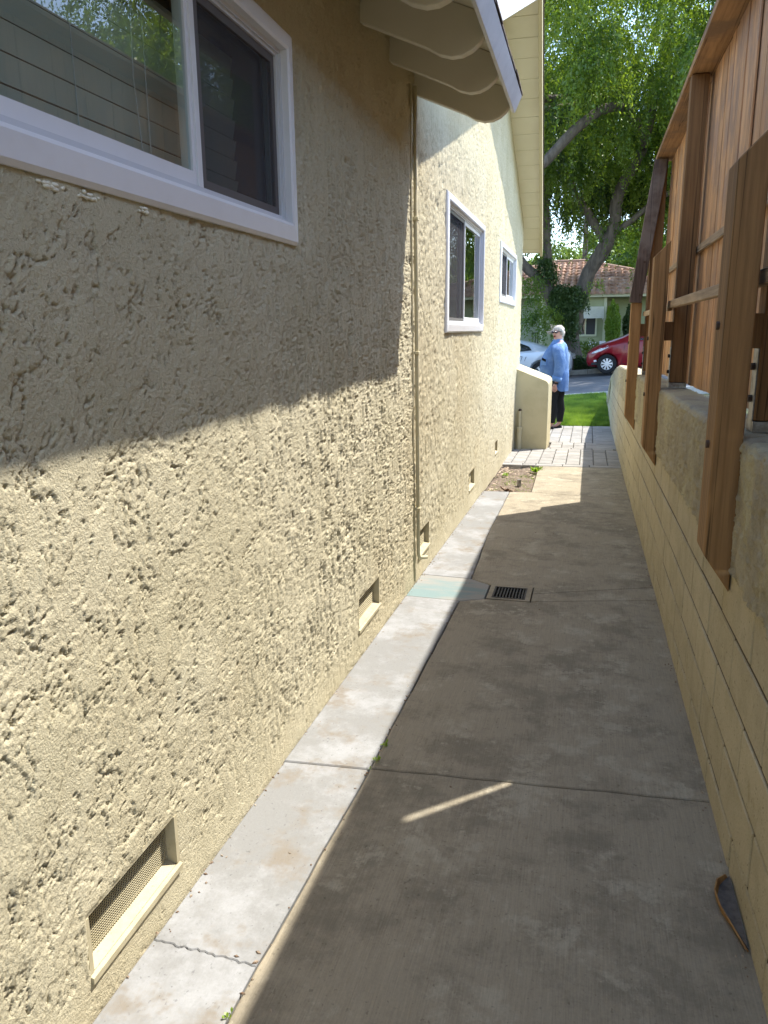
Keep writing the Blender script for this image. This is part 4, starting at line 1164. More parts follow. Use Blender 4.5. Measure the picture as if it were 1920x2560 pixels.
# tiles: wavy courses on four hips, joined (thousands of tiles, each a few pixels)
def hip(name, cA, cB, rA, rB):
    """eave corner A,B then ridge points above them; builds wavy stepped tile surface"""
    cA, cB, rA, rB = map(Vector, (cA, cB, rA, rB)); run = (cB-cA); ln = run.length; u = run.normalized()
    up_ = (rA-cA)-(rA-cA).dot(u)*u; H_ = up_.length; v = up_.normalized(); nrm = u.cross(v)
    if nrm.z < 0: nrm = -nrm
    course = .52; nv = int(H_/course)+1; du = .045
    Vs = []; Fs = []
    a0 = (rA-cA).dot(u)/H_; b0 = (cB-rB).dot(u)/H_
    cnt = 0
    for k in range(nv):
        s0, s1 = k*course, min((k+1)*course, H_)
        ua, ub = a0*s0, ln-b0*s0; ua2, ub2 = a0*s1, ln-b0*s1
        nn_ = max(2, int((ub-ua)/du))
        tt = np.linspace(0, 1, nn_)
        row = []
        for (ss, UA, UB, hh) in ((s0-.02, ua, ub, .0), (s0-.02, ua, ub, .105), (s1, ua2, ub2, .012)):
            U_ = UA+(UB-UA)*tt; uu = ua+(ub-ua)*tt
            wv = .024*np.sin(uu*2*np.pi/.25)+(.012*np.sin(k*7.3+np.floor(uu/.25)*3.7))
            wh = hh+(wv if hh > 0 else wv*0-.02)
            droop_ = -.05*np.sin(uu*2*np.pi/.25)*(1.0 if ss < s1 else 0.0)
            row.append(np.array([list(cA+u*U_[i]+v*(ss+droop_[i])+nrm*wh[i]) for i in range(nn_)]))
        base = cnt; Vs.append(np.concatenate(row)); cnt += 3*nn_
        for r2 in range(2):
            i0 = base+r2*nn_+np.arange(nn_-1)
            Fs.append(np.stack([i0, i0+1, i0+1+nn_, i0+nn_], 1))
    me = mesh_np("roof_tiles", np.concatenate(Vs)-np.array((-1, 31, hz)), np.concatenate(Fs), M['tile'], False)
    o = put("roof_tiles", me, far); o["kind"] = "stuff"
E0 = 1.20; RZ = 2.66
A_, B_, C_, D_ = (-6.75, 29.5, E0), (4.85, 29.5, E0), (4.85, 40.1, E0), (-6.75, 40.1, E0)
R0, R1 = (-1.55, 34.8, RZ), (-.35, 34.8, RZ)
hip("r", A_, B_, R0, R1); hip("r", B_, C_, R1, R1); hip("r", D_, A_, R0, R0)
b = fb()
b.tube([Vector(R0)+Vector((0, 0, .05)), Vector(R1)+Vector((0, 0, .05))], .10, 8); b.tube([Vector(R1)+Vector((0, 0, .05)), Vector(B_)+Vector((0, 0, .05))], .09, 8)
b.tube([Vector(R0)+Vector((0, 0, .05)), Vector(A_)+Vector((0, 0, .05))], .09, 8)
b.build("ridge_tiles", M['tileridge'], far)
# front window with awning
fw = fb(); rect_ring_y = lambda b, x0, x1, z0, z1, xi0, xi1, zi0, zi1, ya, yb: (b.box(x0, xi0, ya, yb, z0, z1), b.box(xi1, x1, ya, yb, z0, z1), b.box(xi0, xi1, ya, yb, z0, zi0), b.box(xi0, xi1, ya, yb, zi1, z1))
rect_ring_y(fw, -1.02, .24, -.30, .62, -.96, .18, -.23, .56, 29.92, 29.98); fw.box(-.18, -.14, 29.93, 29.975, -.23, .56)
fwo = fw.build("window", M['siding_trim'], far)
b = fb(); b.box(-.96, -.18, 29.95, 29.965, -.23, .56); o = b.build("pane", M['carglass'], None); o.parent = fwo; o.location = (0, 0, 0)
b = fb(); b.box(-.14, .18, 29.95, 29.965, -.23, .56); o = b.build("pane", M['screen'], None); o.parent = fwo; o.location = (0, 0, 0)
aw = fb()
aw.tube([(-1.06, 29.95, .68), (-1.06, 29.25, .30)], .014, 6); aw.tube([(.42, 29.95, .68), (.42, 29.25, .30)], .014, 6)
awo = aw.build("awning", M['awn'], far)
for k in range(9):
    t0, t1 = k/9, (k+.62)/9
    b = fb(); b.hexa([(-1.1, 29.95-.70*t0, .74-.42*t0), (.46, 29.95-.70*t0, .74-.42*t0), (.46, 29.95-.70*t1, .74-.42*t1), (-1.1, 29.95-.70*t1, .74-.42*t1)],
                     [(-1.1, 29.96-.70*t0, .76-.42*t0), (.46, 29.96-.70*t0, .76-.42*t0), (.46, 29.96-.70*t1, .76-.42*t1), (-1.1, 29.96-.70*t1, .76-.42*t1)])
    o = b.build("slat", M['awn'], None); o.parent = awo; o.location = (0, 0, 0)
# porch railing
b = fb()
for x in (-2.02, -1.93, -1.84): b.tube([(x, 29.5, -1.2), (x, 29.5, -.16)], .014, 6)
b.tube([(-2.06, 29.5, -.16), (-1.78, 29.5, -.16)], .018, 6); b.build("railing", M['black'], far)

# planting in front ---------------------------------------------------
def bush(name, label, c, r3, n, m, cat="shrub", leaf=.06, group=None, seed=1, stem=True):
    rg = np.random.default_rng(seed); base = (c[0], c[1], gz(c[0], c[1])+.03)
    t = empty(name, base, label, cat, group)
    d = unit(rg.normal(size=(n, 3))); rr = rg.random(n)**.35
    # lumpy outline
    lump = 1+.16*np.sin(d[:, 0]*7+seed)*np.cos(d[:, 2]*6+seed*2)
    P = np.array(c)+d*np.array(r3)*(rr*lump)[:, None]
    P = np.maximum(P, np.array([-1e9, -1e9, base[2]]))
    up_ = unit(rg.normal(size=(n, 3))+np.array([0, 0, .6])+d*.6); nr = unit(rg.normal(size=(n, 3))+d)
    put("foliage", leaf_mesh("foliage", P-np.array(base), nr, up_, leaf*(.6+.8*rg.random(n)), m, .6), t)["kind"] = "stuff"
    b = MB(base); b.tube([base, (c[0], c[1], c[2])], [.04, .02], 6); b.build("stem", M['bark'], t)
    return t
bush("columnar_shrub", "tall bright-topped columnar shrub beside the awning window of the tiled house", (.78, 28.9, .05), (.27, .27, .86), 7000, M['leafbright'], seed=3)
bush("columnar_shrub", "darker columnar shrub partly behind the fence posts at the tiled house", (1.36, 29.3, .0), (.25, .25, .80), 5000, M['leafdark'], seed=4)
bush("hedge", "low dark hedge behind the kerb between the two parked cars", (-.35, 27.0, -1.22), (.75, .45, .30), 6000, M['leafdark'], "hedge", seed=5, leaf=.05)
bush("hedge", "dark hedge behind the red car", (1.6, 27.6, -1.15), (1.5, .5, .32), 6000, M['leafdark'], "hedge", seed=6)
bush("hedge", "dark hedge behind the silver car", (-2.2, 27.4, -1.2), (1.1, .5, .34), 5000, M['leafdark'], "hedge", seed=16)
bush("rose_bush", "straggly bush with small leaves under the awning window", (-.05, 29.4, -.72), (.55, .25, .34), 900, M['leaf'], seed=7)
b = MB((.1, 29.1, -.5)); rr = random.Random(3)
for k in range(7): b.ball((-.02+rr.uniform(0, .28), 29.1+rr.uniform(-.05, .05), -.55+rr.uniform(-.08, .1)), .022, 6)
props(b.build("white_roses", M['white'], None), "few small white roses on the bush under the awning window", "flowers")
# small yard sign
sg = empty("yard_sign", (.44, 28.2, gz(.44, 28.2)), "small white yard sign on a stake in front of the tiled house", "sign")
b = MB((.44, 28.2, gz(.44, 28.2))); b.box(.432, .448, 28.19, 28.205, gz(.4, 28.2), -.55); b.build("stake", M['white'], sg)
b = MB((.44, 28.2, gz(.44, 28.2))); b.prism([(.34, 28.18, -.62), (.44, 28.18, -.66), (.54, 28.18, -.62), (.54, 28.18, -.44), (.34, 28.18, -.44)], (0, .012, 0)); b.build("panel", M['white'], sg)
# grey mailbox on a post
mb_ = empty("mailbox", (-.50, 26.5, gz(-.5, 26.5)), "rounded grey mailbox on a post behind the standing woman", "mailbox")
b = MB((-.5, 26.5, gz(-.5, 26.5)))
prof = [(-.08, -1.10), (.08, -1.10)]+[(.08*math.cos(a), -1.00+.09*math.sin(a)) for a in np.linspace(0, PI, 9)]
b.prism([(-.50+x, 26.35, z+.12) for x, z in prof], (0, .34, 0)); b.build("box", M['steel'], mb_, bevel=.006)
b = MB((-.5, 26.5, gz(-.5, 26.5))); b.box(-.53, -.47, 26.47, 26.53, gz(-.5, 26.5)-.1, -.98); b.build("post", M['greywood'], mb_)

# ------------------------------------------------------------------ parked cars
def car(name, label, x0, ynear, z0, prof, L_, Wd, paint, wheels, glass_poly, shoulder, facing_left=True, wr=.29, extra=None):
    """side profile prof: list of (s, z_low, z_shoulder, z_top, half_top) along the length s from the left end"""
    t = empty(name, (x0+L_/2, ynear+Wd/2, z0), label, "car")
    org = (x0+L_/2, ynear+Wd/2, z0); yc = ynear+Wd/2
    b = MB(org); rings = []
    for (s, zl, zs, ztp, hb, ht) in prof:
        h = hb*Wd/2; g_ = ht*Wd/2
        R_ = [(-h*.86, zl), (-h*.985, zl+.10), (-h, (zl+zs)/2+.06), (-h*.975, zs-.03), (-h*.94, zs),
              (-g_*1.0, ztp-.045 if ztp-zs > .09 else ztp-.012), (-g_*.86, ztp-.008), (-g_*.4, ztp+.004), (0, ztp+.008)]
        full = R_+[(-a, c_) for a, c_ in R_[:-1][::-1]]
        rings.append([(x0+s, yc+a, z0+c_) for a, c_ in full])
    b.loft(rings); body = b.build("body", M[paint], t, smooth=True)
    # wheel arches cut out
    for (s, zc) in wheels:
        c = MB(org); c.tube([(x0+s, ynear-.3, z0+zc), (x0+s, ynear+.26, z0+zc)], wr*1.17, 28); co = c.build("cut", None, t)
        c2 = MB(org); c2.tube([(x0+s, ynear+Wd-.26, z0+zc), (x0+s, ynear+Wd+.3, z0+zc)], wr*1.17, 28); co2 = c2.build("cut", None, t)
        for q in (co, co2):
            md = body.modifiers.new("b", 'BOOLEAN'); md.object = q; md.operation = 'DIFFERENCE'; md.solver = 'EXACT'
    bpy.context.view_layer.update()
    dg = bpy.context.evaluated_depsgraph_get(); nm = bpy.data.meshes.new_from_object(body.evaluated_get(dg))
    body.modifiers.clear(); body.data = nm; nm.name = "body"
    if len(nm.materials) == 0: nm.materials.append(M[paint])
    for q in [o for o in t.children if o.name.startswith("cut")]: bpy.data.objects.remove(q, do_unlink=True)
    mod = body.modifiers.new("wn", 'WEIGHTED_NORMAL')
    # wheels: near and far sides
    def wheel(s, zc, y, sg_):
        o = (x0+s, y, z0+zc); c = MB(o); W_ = .20
        prof_ = [(0, wr*.60), (.0, wr*.93), (.02, wr), (W_-.02, wr), (W_, wr*.93), (W_, wr*.60)]
        rings = [[(x0+s+r_*math.cos(a), y+sg_*d, z0+zc+r_*math.sin(a)) for a in np.linspace(0, 2*PI, 29)[:-1]] for d, r_ in prof_]
        c.loft(rings, cap=False); ty = c.build("wheel", M['tyre'], t, smooth=False)
        c = MB(o); c.tube([(x0+s, y+sg_*.05, z0+zc), (x0+s, y+sg_*.06, z0+zc)], wr*.62, 24); q = c.build("hub_back", M['black'], ty); q.location = (0, 0, 0)
        c = MB(o)
        for k in range(9):
            a = 2*PI*k/9+.15
            def P_(r_, da, d): return (x0+s+r_*math.cos(a+da), y+sg_*d, z0+zc+r_*math.sin(a+da))
            c.hexa([P_(wr*.12, -.5, .006), P_(wr*.60, -.17, .012), P_(wr*.60, .17, .012), P_(wr*.12, .5, .006)],
                   [P_(wr*.12, -.5, .03), P_(wr*.60, -.17, .03), P_(wr*.60, .17, .03), P_(wr*.12, .5, .03)])
        rings = [[(x0+s+r_*math.cos(a), y+sg_*d, z0+zc+r_*math.sin(a)) for a in np.linspace(0, 2*PI, 29)[:-1]] for d, r_ in ((.01, wr*.57), (.004, wr*.60), (.004, wr*.64), (.02, wr*.66))]
        c.loft(rings, cap=False); c.tube([(x0+s, y+sg_*.0, z0+zc), (x0+s, y+sg_*.02, z0+zc)], wr*.14, 14)
        q = c.build("rim", M['alloy'], ty); q.location = (0, 0, 0)
    for (s, zc) in wheels:
        wheel(s, zc, ynear+.02, 1); wheel(s, zc, ynear+Wd-.02, -1)
    b = MB(org)
    for (s, zc) in wheels:
        b.box(x0+s-wr*1.2, x0+s+wr*1.2, ynear+.27, ynear+Wd-.27, z0+.15, z0+zc+wr*1.1)
    b.build("underbody", M['black'], t)
    def side_y(s, z):
        """y of the near flank at station s, height z above ground, by interpolation of the rings"""
        import bisect
        S0 = [p[0] for p in prof]; i = min(max(bisect.bisect(S0, s)-1, 0), len(prof)-2); f_ = (s-S0[i])/(S0[i+1]-S0[i])
        P_ = [prof[i][k]*(1-f_)+prof[i+1][k]*f_ for k in range(6)]
        zl, zs, zt_, hb, ht = P_[1:]
        if z < zs: return yc-hb*Wd/2*(.985 if z < zs-.03 else .94)
        k = min(max((z-zs)/max(zt_-.045-zs, .01), 0), 1)
        return yc-(hb*.94*(1-k)+ht*k)*Wd/2
    for nm_, poly, mt in glass_poly:
        b = MB(org)
        # dense fan draped on the flank
        N_ = len(poly); cx_ = sum(p[0] for p in poly)/N_; cz_ = sum(p[1] for p in poly)/N_
        rings = []
        for f_ in (1.0, .66, .33):
            R_ = []
            for i in range(N_):
                for k in range(3):
                    p, q = poly[i], poly[(i+1) % N_]; s = p[0]+(q[0]-p[0])*k/3; z = p[1]+(q[1]-p[1])*k/3
                    s = cx_+(s-cx_)*f_; z = cz_+(z-cz_)*f_; R_.append((x0+s, side_y(s, z)-.006, z0+z))
            rings.append([b.v(p) for p in R_])
        n_ = len(rings[0])
        for i in range(2):
            for k in range(n_): b.bm.faces.new((rings[i][k], rings[i][(k+1) % n_], rings[i+1][(k+1) % n_], rings[i+1][k]))
        b.bm.faces.new(rings[2]); b.build(nm_, M[mt], t)
    return t, side_y
M['tyre'] = mat('tyre_rubber', (.014, .014, .015), .85)
M['alloy'] = mat('alloy_wheel', (.62, .62, .64), .35, metal=.5)
M['redpaint'] = mat('red_car_paint', (.21, .004, .010), .3, col2=(.18, .004, .010), scale=2, spec=.4, coat=.3)
M['silver'] = mat('silver_car_paint', (.52, .56, .62), .3, col2=(.50, .54, .60), scale=2, metal=.25, spec=.5, coat=.5)
M['lamp'] = mat('headlight_lens', (.70, .72, .76), .12, col2=(.35, .36, .4), scale=20, spec=.8)
M['line'] = mat('panel_gap', (.02, .02, .022), .6)
GZR = -1.375
# red hatchback, nose to the left; s measured from the nose
pr = [(-.00, .34, .50, .52, .62, .40), (.05, .22, .60, .64, .80, .60), (.18, .19, .68, .74, .90, .70), (.42, .18, .78, .86, .97, .74), (.75, .18, .86, .98, 1.0, .76),
      (1.05, .18, .92, 1.08, 1.0, .76), (1.5, .18, .96, 1.30, 1.0, .72), (1.95, .18, .98, 1.44, 1.0, .68), (2.5, .18, 1.0, 1.47, 1.0, .68),
      (3.1, .18, 1.02, 1.42, .99, .66), (3.6, .20, 1.04, 1.30, .96, .62), (3.9, .26, 1.02, 1.12, .90, .60), (4.0, .36, .9, .93, .78, .5)]
glr = [("side_window", [(1.22, .965), (1.62, 1.17), (2.0, 1.35), (2.5, 1.385), (3.1, 1.345), (3.5, 1.2), (3.35, 1.06), (1.8, 1.0)], 'carglass'),
       ("headlight", [(.13, .60), (.30, .72), (.52, .84), (.68, .90), (.62, .78), (.42, .67), (.22, .60)], 'lamp'),
       ("fog_lamp", [(.22, .34), (.30, .36), (.25, .50), (.21, .46)], 'lamp'),
       ("grille", [(.13, .25), (.42, .27), (.34, .33), (.16, .33)], 'line')]
redcar, sy = car("red_car", "red hatchback parked nose-left across the street behind the fence posts", -.06, 24.40, GZR+.03, pr, 4.0, 1.70, 'redpaint', [(.60, .285), (3.15, .285)], glr, None, wr=.285)
b = MB(redcar.location)
b.ball((-.06+1.42, 24.34, GZR+1.08), .075, 10, (1.3, .8, .8)); b.build("mirror", M['redpaint'], redcar, smooth=True)
b = MB(redcar.location)
for (p, q) in (((1.02, .30), (1.10, .93)), ((2.2, .28), (2.25, .98)), ((1.02, .30), (2.9, .30))):
    pts = [( -.06+p[0]+(q[0]-p[0])*k/6, sy(p[0]+(q[0]-p[0])*k/6, p[1]+(q[1]-p[1])*k/6)-.002, GZR+.03+p[1]+(q[1]-p[1])*k/6) for k in range(7)]
    b.tube(pts, .006, 5)
b.build("panel_gaps", M['line'], redcar)
# silver coupe, tail to the right
GZS = -1.64
ps = [(0, .35, .50, .52, .62, .4), (.06, .22, .62, .66, .82, .6), (.3, .18, .76, .84, .94, .74), (1.0, .18, .84, .94, 1.0, .78), (1.55, .17, .86, .98, 1.0, .76), (2.1, .17, .88, 1.22, 1.0, .68),
      (2.6, .17, .89, 1.30, 1.0, .64), (3.05, .17, .91, 1.275, 1.0, .63), (3.4, .17, .94, 1.205, 1.0, .62), (3.75, .18, .965, 1.09, 1.0, .66), (4.1, .2, .97, 1.02, .98, .74), (4.5, .26, .93, .96, .92, .74), (4.62, .40, .8, .82, .80, .6)]
XS = -1.10-4.62+.62
gls = [("side_window", [(1.7, .92), (2.1, 1.12), (2.6, 1.21), (3.05, 1.19), (3.30, 1.10), (3.40, .985), (3.0, .95), (2.2, .90)], 'carglass'),
       ("tail_lamp", [(4.35, .70), (4.5, .70), (4.5, .84), (4.38, .86)], 'redpaint')]
silver, sy2 = car("silver_car", "silver coupe parked across the street half hidden by the low wall", XS, 24.45, GZS, ps, 4.62, 1.82, 'silver', [(.85, .33), (3.72, .33)], gls, None, wr=.33)
b = MB(silver.location)
for (p, q) in (((2.82, .22), (2.84, .93)), ((2.45, .78), (3.12, .80)), ((3.12, .80), (3.02, .45)), ((3.24, .80), (3.10, .42)), ((1.5, .22), (1.42, .90))):
    pts = [(XS+p[0]+(q[0]-p[0])*k/6, sy2(p[0]+(q[0]-p[0])*k/6, p[1]+(q[1]-p[1])*k/6)-.002, GZS+p[1]+(q[1]-p[1])*k/6) for k in range(7)]
    b.tube(pts, .009, 5)
b.build("panel_gaps", M['line'], silver)

# ------------------------------------------------------------------ the woman
M['skin'] = mat('skin', (.55, .31, .23), .55, col2=(.60, .34, .26), scale=20, spec=.3)
M['hair'] = mat('grey_blonde_hair', (.52, .48, .42), .6, col2=(.34, .30, .26), scale=40, stretch=(1, 1, .2), bump=.8, bscale=120, bstretch=(1, 1, .1), bdist=.004)
M['denim'] = mat('light_denim', (.10, .185, .36), .85, col2=(.155, .25, .43), scale=7, bump=.9, bscale=14, bstretch=(1, 1, .5), bdist=.03, fine=.05)
M['denim2'] = mat('denim_collar', (.15, .26, .45), .85, col2=(.11, .21, .40), scale=9, bump=.5, bscale=30)
M['legging'] = mat('black_leggings', (.012, .012, .013), .8)
M['shoe'] = mat('black_shoe', (.02, .016, .015), .5)
M['lens'] = mat('sunglass_lens', (.02, .008, .018), .1, spec=.8)
M['mouth'] = mat('mouth', (.18, .02, .02), .6)
PX, PY = -.50, 13.05; PZ = gz(PX, PY)
woman = empty("person", (PX, PY, PZ), "woman in a loose denim shirt, black leggings and sunglasses standing beside the low wall", "person")
def skin_mesh(name, verts, edges_, radii, m, parent, root=0, sub=2):
    me = bpy.data.meshes.new(name); me.from_pydata([tuple(v) for v in verts], edges_, [])
    o = bpy.data.objects.new(name, me); link(o, parent); me.materials.append(m)
    o.modifiers.new("s", 'SKIN'); sv = me.skin_vertices[0].data
    for i, r_ in enumerate(radii): sv[i].radius = r_ if hasattr(r_, '__len__') else (r_, r_)
    sv[root].use_root = True
    s2 = o.modifiers.new("u", 'SUBSURF'); s2.levels = sub; s2.render_levels = sub
    o.modifiers["s"].use_smooth_shade = True
    bpy.context.view_layer.update()
    dg = bpy.context.evaluated_depsgraph_get(); nm = bpy.data.meshes.new_from_object(o.evaluated_get(dg))
    o.modifiers.clear(); old = o.data; o.data = nm; nm.name = name
    if len(nm.materials) == 0: nm.materials.append(m)
    return o
# local coords: forward is -x, her left side is -y (towards the viewer)
FX, FY = -.55, -.83                       # where the face looks
vs_ = [(.01, 0, .88), (.0, 0, 1.05), (.02, 0, 1.25), (.03, 0, 1.36), (.015, -.005, 1.44), (.0, -.01, 1.515), (.0, -.01, 1.575), (.004, -.008, 1.625),
       # left leg (near)
       (-.01, -.095, .80), (-.04, -.10, .46), (-.03, -.10, .10), (-.075, -.11, .035), (-.145, -.125, .022),
       # right leg
       (.04, .095, .80), (.06, .10, .46), (.085, .10, .10), (.04, .09, .035), (-.03, .08, .022),
       # left arm
       (.03, -.17, 1.33), (.065, -.25, 1.08), (.03, -.27, .83), (.015, -.27, .765),
       # right arm
       (.03, .17, 1.33), (.03, .25, 1.07), (-.10, .25, .86), (-.14, .24, .80),
       # nose
       (FX*.088, FY*.088-.01, 1.535)]
ed = [(0, 1), (1, 2), (2, 3), (3, 4), (4, 5), (5, 6), (6, 7), (0, 8), (8, 9), (9, 10), (10, 11), (11, 12), (0, 13), (13, 14), (14, 15), (15, 16), (16, 17),
      (3, 18), (18, 19), (19, 20), (20, 21), (3, 22), (22, 23), (23, 24), (24, 25), (6, 26)]
rd = [.16, .17, .16, .10, .058, .078, .086, .060, .10, .062, .036, .034, .028, .10, .062, .036, .034, .028, .062, .050, .036, .030, .062, .050, .036, .030, .012]
skin_mesh("body", vs_, ed, rd, M['skin'], woman)
# hand with five fingers
HX = .055
hv = [(-.04+HX, -.27, .775), (-.045+HX, -.272, .735), (-.05+HX, -.273, .700)]; he = [(0, 1), (1, 2)]; hr = [.024, (.032, .016), (.036, .015)]
for k, (dx, ln) in enumerate(((-.030, .062), (-.010, .074), (.010, .070), (.029, .055))):
    i0 = len(hv); hv += [(-.052+dx*.9+HX, -.273, .690), (-.058+dx+HX, -.270, .690-ln*.5), (-.052+dx+HX, -.260, .690-ln)]; he += [(2, i0), (i0, i0+1), (i0+1, i0+2)]; hr += [.0100, .0090, .0075]
i0 = len(hv); hv += [(-.075+HX, -.278, .730), (-.088+HX, -.280, .700), (-.090+HX, -.276, .675)]; he += [(1, i0), (i0, i0+1), (i0+1, i0+2)]; hr += [.0115, .010, .008]
skin_mesh("hand", hv, he, hr, M['skin'], woman, sub=1)
def ring(cx, cy, z, rx, ry, n=20, sq=1.0, zj=None):
    o = []
    for k in range(n):
        a = 2*PI*k/n; c, s = math.cos(a), math.sin(a)
        o.append((PX+cx+rx*math.copysign(abs(c)**sq, c), PY+cy+ry*math.copysign(abs(s)**sq, s), PZ+z+(zj(a) if zj else 0)))
    return o
def pbuild(b, nm, m, **k): return b.build(nm, m, woman, **k)
# leggings
for nm, p in (("legging", [(-.01, -.095, .86), (-.025, -.10, .66), (-.04, -.10, .47), (-.028, -.10, .30), (-.03, -.10, .13), (-.03, -.10, .105)]),
              ("legging", [(.04, .095, .86), (.05, .10, .66), (.06, .10, .47), (.085, .10, .30), (.085, .10, .13), (.085, .10, .105)])):
    b = MB((PX, PY, PZ)); b.tube([(PX+x, PY+y, PZ+z) for x, y, z in p], [.135, .105, .078, .078, .052, .050], 14); pbuild(b, nm, M['legging'], smooth=True)
# shirt body, hem lower at the back
hem = lambda a: (.035*math.cos(a) and (-.045 if math.cos(a) > .2 else .03*abs(math.sin(a))))
b = MB((PX, PY, PZ)); rr = random.Random(1)
R_ = [ring(.01, 0, .665, .195, .208, 24, .85, hem), ring(.0, 0, .76, .205, .212, 24, .85), ring(-.02, 0, .88, .225, .215, 24, .85), ring(-.038, 0, 1.0, .232, .212, 24, .85),
      ring(-.03, 0, 1.12, .222, .210, 24, .85), ring(-.01, 0, 1.23, .195, .208, 24, .85), ring(.01, 0, 1.32, .160, .195, 24, .85), ring(.02, 0, 1.375, .125, .155, 24), ring(.02, 0, 1.415, .078, .088, 24)]
RR = []
for i in range(len(R_)-1):                 # extra rings with drape folds
    for t_ in (0, .5):
        q = [tuple(a_*(1-t_)+b_*t_ for a_, b_ in zip(p1, p2)) for p1, p2 in zip(R_[i], R_[i+1])]
        fold = .012*max(0, 1-i/6)+.004
        RR.append([(x+(x-PX)*fold*3*math.sin(k*1.9+i*.7), y+(y-PY)*fold*3*math.sin(k*2.3+i*1.1+1)+rr.uniform(-.004, .004), z+rr.uniform(-.004, .004)) for k, (x, y, z) in enumerate(q)])
R_ = RR+[R_[-1]]
b.loft(R_, cap=False); sh = pbuild(b, "shirt", M['denim'], smooth=True)
so_ = sh.modifiers.new("s", 'SUBSURF'); so_.levels = 1; so_.render_levels = 1
for nm, p, r_ in (("sleeve", [(.02, -.15, 1.335), (.04, -.215, 1.24), (.065, -.255, 1.08), (.05, -.27, .95), (.032, -.272, .86), (.02, -.272, .82)], [.095, .098, .090, .080, .072, .066]),
                  ("sleeve", [(.02, .15, 1.335), (.03, .215, 1.24), (.03, .25, 1.08), (-.03, .255, .98), (-.09, .25, .88), (-.11, .25, .85)], [.095, .095, .088, .078, .070, .066])):
    b = MB((PX, PY, PZ)); b.tube([(PX+x, PY+y, PZ+z) for x, y, z in p], r_, 14); pbuild(b, nm, M['denim'], smooth=True)
b = MB((PX, PY, PZ)); b.tube([(PX+.033, PY-.272, PZ+.865), (PX+.018, PY-.272, PZ+.815), (PX+.013, PY-.272, PZ+.79)], [.080, .083, .070], 14); pbuild(b, "cuff", M['denim2'], smooth=True)
b = MB((PX, PY, PZ)); b.loft([ring(.0, 0, 1.375, .110, .125, 18), ring(.01, 0, 1.425, .085, .092, 18), ring(.015, 0, 1.452, .072, .080, 18)], cap=False); pbuild(b, "collar", M['denim2'], smooth=True)
b = MB((PX, PY, PZ)); b.box(PX-.235, PX-.155, PY-.225, PY-.205, PZ+1.04, PZ+1.15); pbuild(b, "pocket", M['denim2'], bevel=.006)
b = MB((PX, PY, PZ)); b.hexa([(PX-.225, PY-.228, PZ+1.130), (PX-.165, PY-.232, PZ+1.095), (PX-.165, PY-.222, PZ+1.095), (PX-.225, PY-.218, PZ+1.130)],
                             [(PX-.220, PY-.236, PZ+1.165), (PX-.155, PY-.238, PZ+1.130), (PX-.155, PY-.228, PZ+1.130), (PX-.220, PY-.226, PZ+1.165)]); pbuild(b, "phone", M['black'])
b = MB((PX, PY, PZ)); b.tube([(PX+.018, PY-.27, PZ+.772), (PX+.015, PY-.27, PZ+.745)], .037, 14); pbuild(b, "watch", M['shoe'])
# head details
def hp(f, s, z, r=1.0):                    # f forward distance, s sideways (her left positive), z height
    fx, fy = FX, FY; sx, sy_ = -FY*-1, FX*-1   # side vector
    return (PX+fx*f+(-fy)*s*1.0, PY-.01+fy*f+(fx)*s, PZ+z)
b = MB((PX, PY, PZ))
for s in (-.034, .034):
    c = hp(.088, s, 1.560); b.ball(c, .028, 12, (.95, .95, .72))
b.tube([hp(.098, -.02, 1.566), hp(.098, .02, 1.566)], .005, 6)
b.tube([hp(.086, .058, 1.568), hp(.04, .094, 1.568), hp(-.01, .096, 1.560)], .0055, 6); b.tube([hp(.086, -.058, 1.568), hp(.04, -.094, 1.568), hp(-.01, -.096, 1.560)], .0055, 6)
pbuild(b, "sunglasses", M['lens'], smooth=True)
b = MB((PX, PY, PZ)); b.ball(hp(.082, .0, 1.492), .018, 10, (1, 1, .8)); pbuild(b, "mouth", M['mouth'], smooth=True)
b = MB((PX, PY, PZ))
b.ball(hp(-.026, .0, 1.588), .092, 18, (1.0, 1.0, .86)); b.ball(hp(-.050, .0, 1.545), .088, 16, (1, 1, 1.0)); b.ball(hp(-.062, .0, 1.475), .058, 14, (1, 1, 1.2))
b.ball(hp(.0, .078, 1.565), .034, 10, (1, 1, 1.6)); b.ball(hp(.0, -.078, 1.56), .034, 10, (1, 1, 1.6))
for v in b.bm.verts:
    q = v.co; k = .006*math.sin(q.x*170+q.z*60)+.004*math.sin(q.y*210+q.z*90); v.co += Vector((k, k, k*.5))
rr = random.Random(9)
for k in range(70):                         # flyaway strands
    a = rr.uniform(0, 2*PI); p = Vector((PX+.085*math.cos(a), PY+.085*math.sin(a), PZ+1.60+rr.uniform(-.05, .05)))
    b.tube([p, p+Vector((rr.uniform(-.03, .01), rr.uniform(-.02, .02), rr.uniform(.0, .035))), p+Vector((rr.uniform(-.06, 0), rr.uniform(-.03, .03), rr.uniform(-.01, .05)))], .0016, 4)
for k in range(12):                         # wind-blown lock on the far side
    p = Vector(hp(.03, -.085, 1.555)); b.tube([p, p+Vector((-.04, 0, rr.uniform(-.03, .03))), p+Vector((-.075+rr.uniform(-.02, .02), 0, rr.uniform(-.05, .03)))], .003, 4)
pbuild(b, "hair", M['hair'], smooth=True)
# shoes: low ballet flats
for (x, y) in ((-.095, -.115), (.025, .085)):
    b = MB((PX, PY, PZ)); rings = []
    for f_, w_, h_ in ((-.105, .020, .012), (-.09, .036, .022), (-.045, .044, .024), (.01, .038, .024), (.055, .036, .040), (.085, .030, .050), (.10, .018, .046)):
        rings.append([(PX+x+f_, PY+y+w_*math.cos(a), PZ+.003+max(0, h_*(.5+.5*math.sin(a)))) for a in np.linspace(0, 2*PI, 15)[:-1]])
    b.loft(rings); pbuild(b, "shoe", M['shoe'], smooth=True)

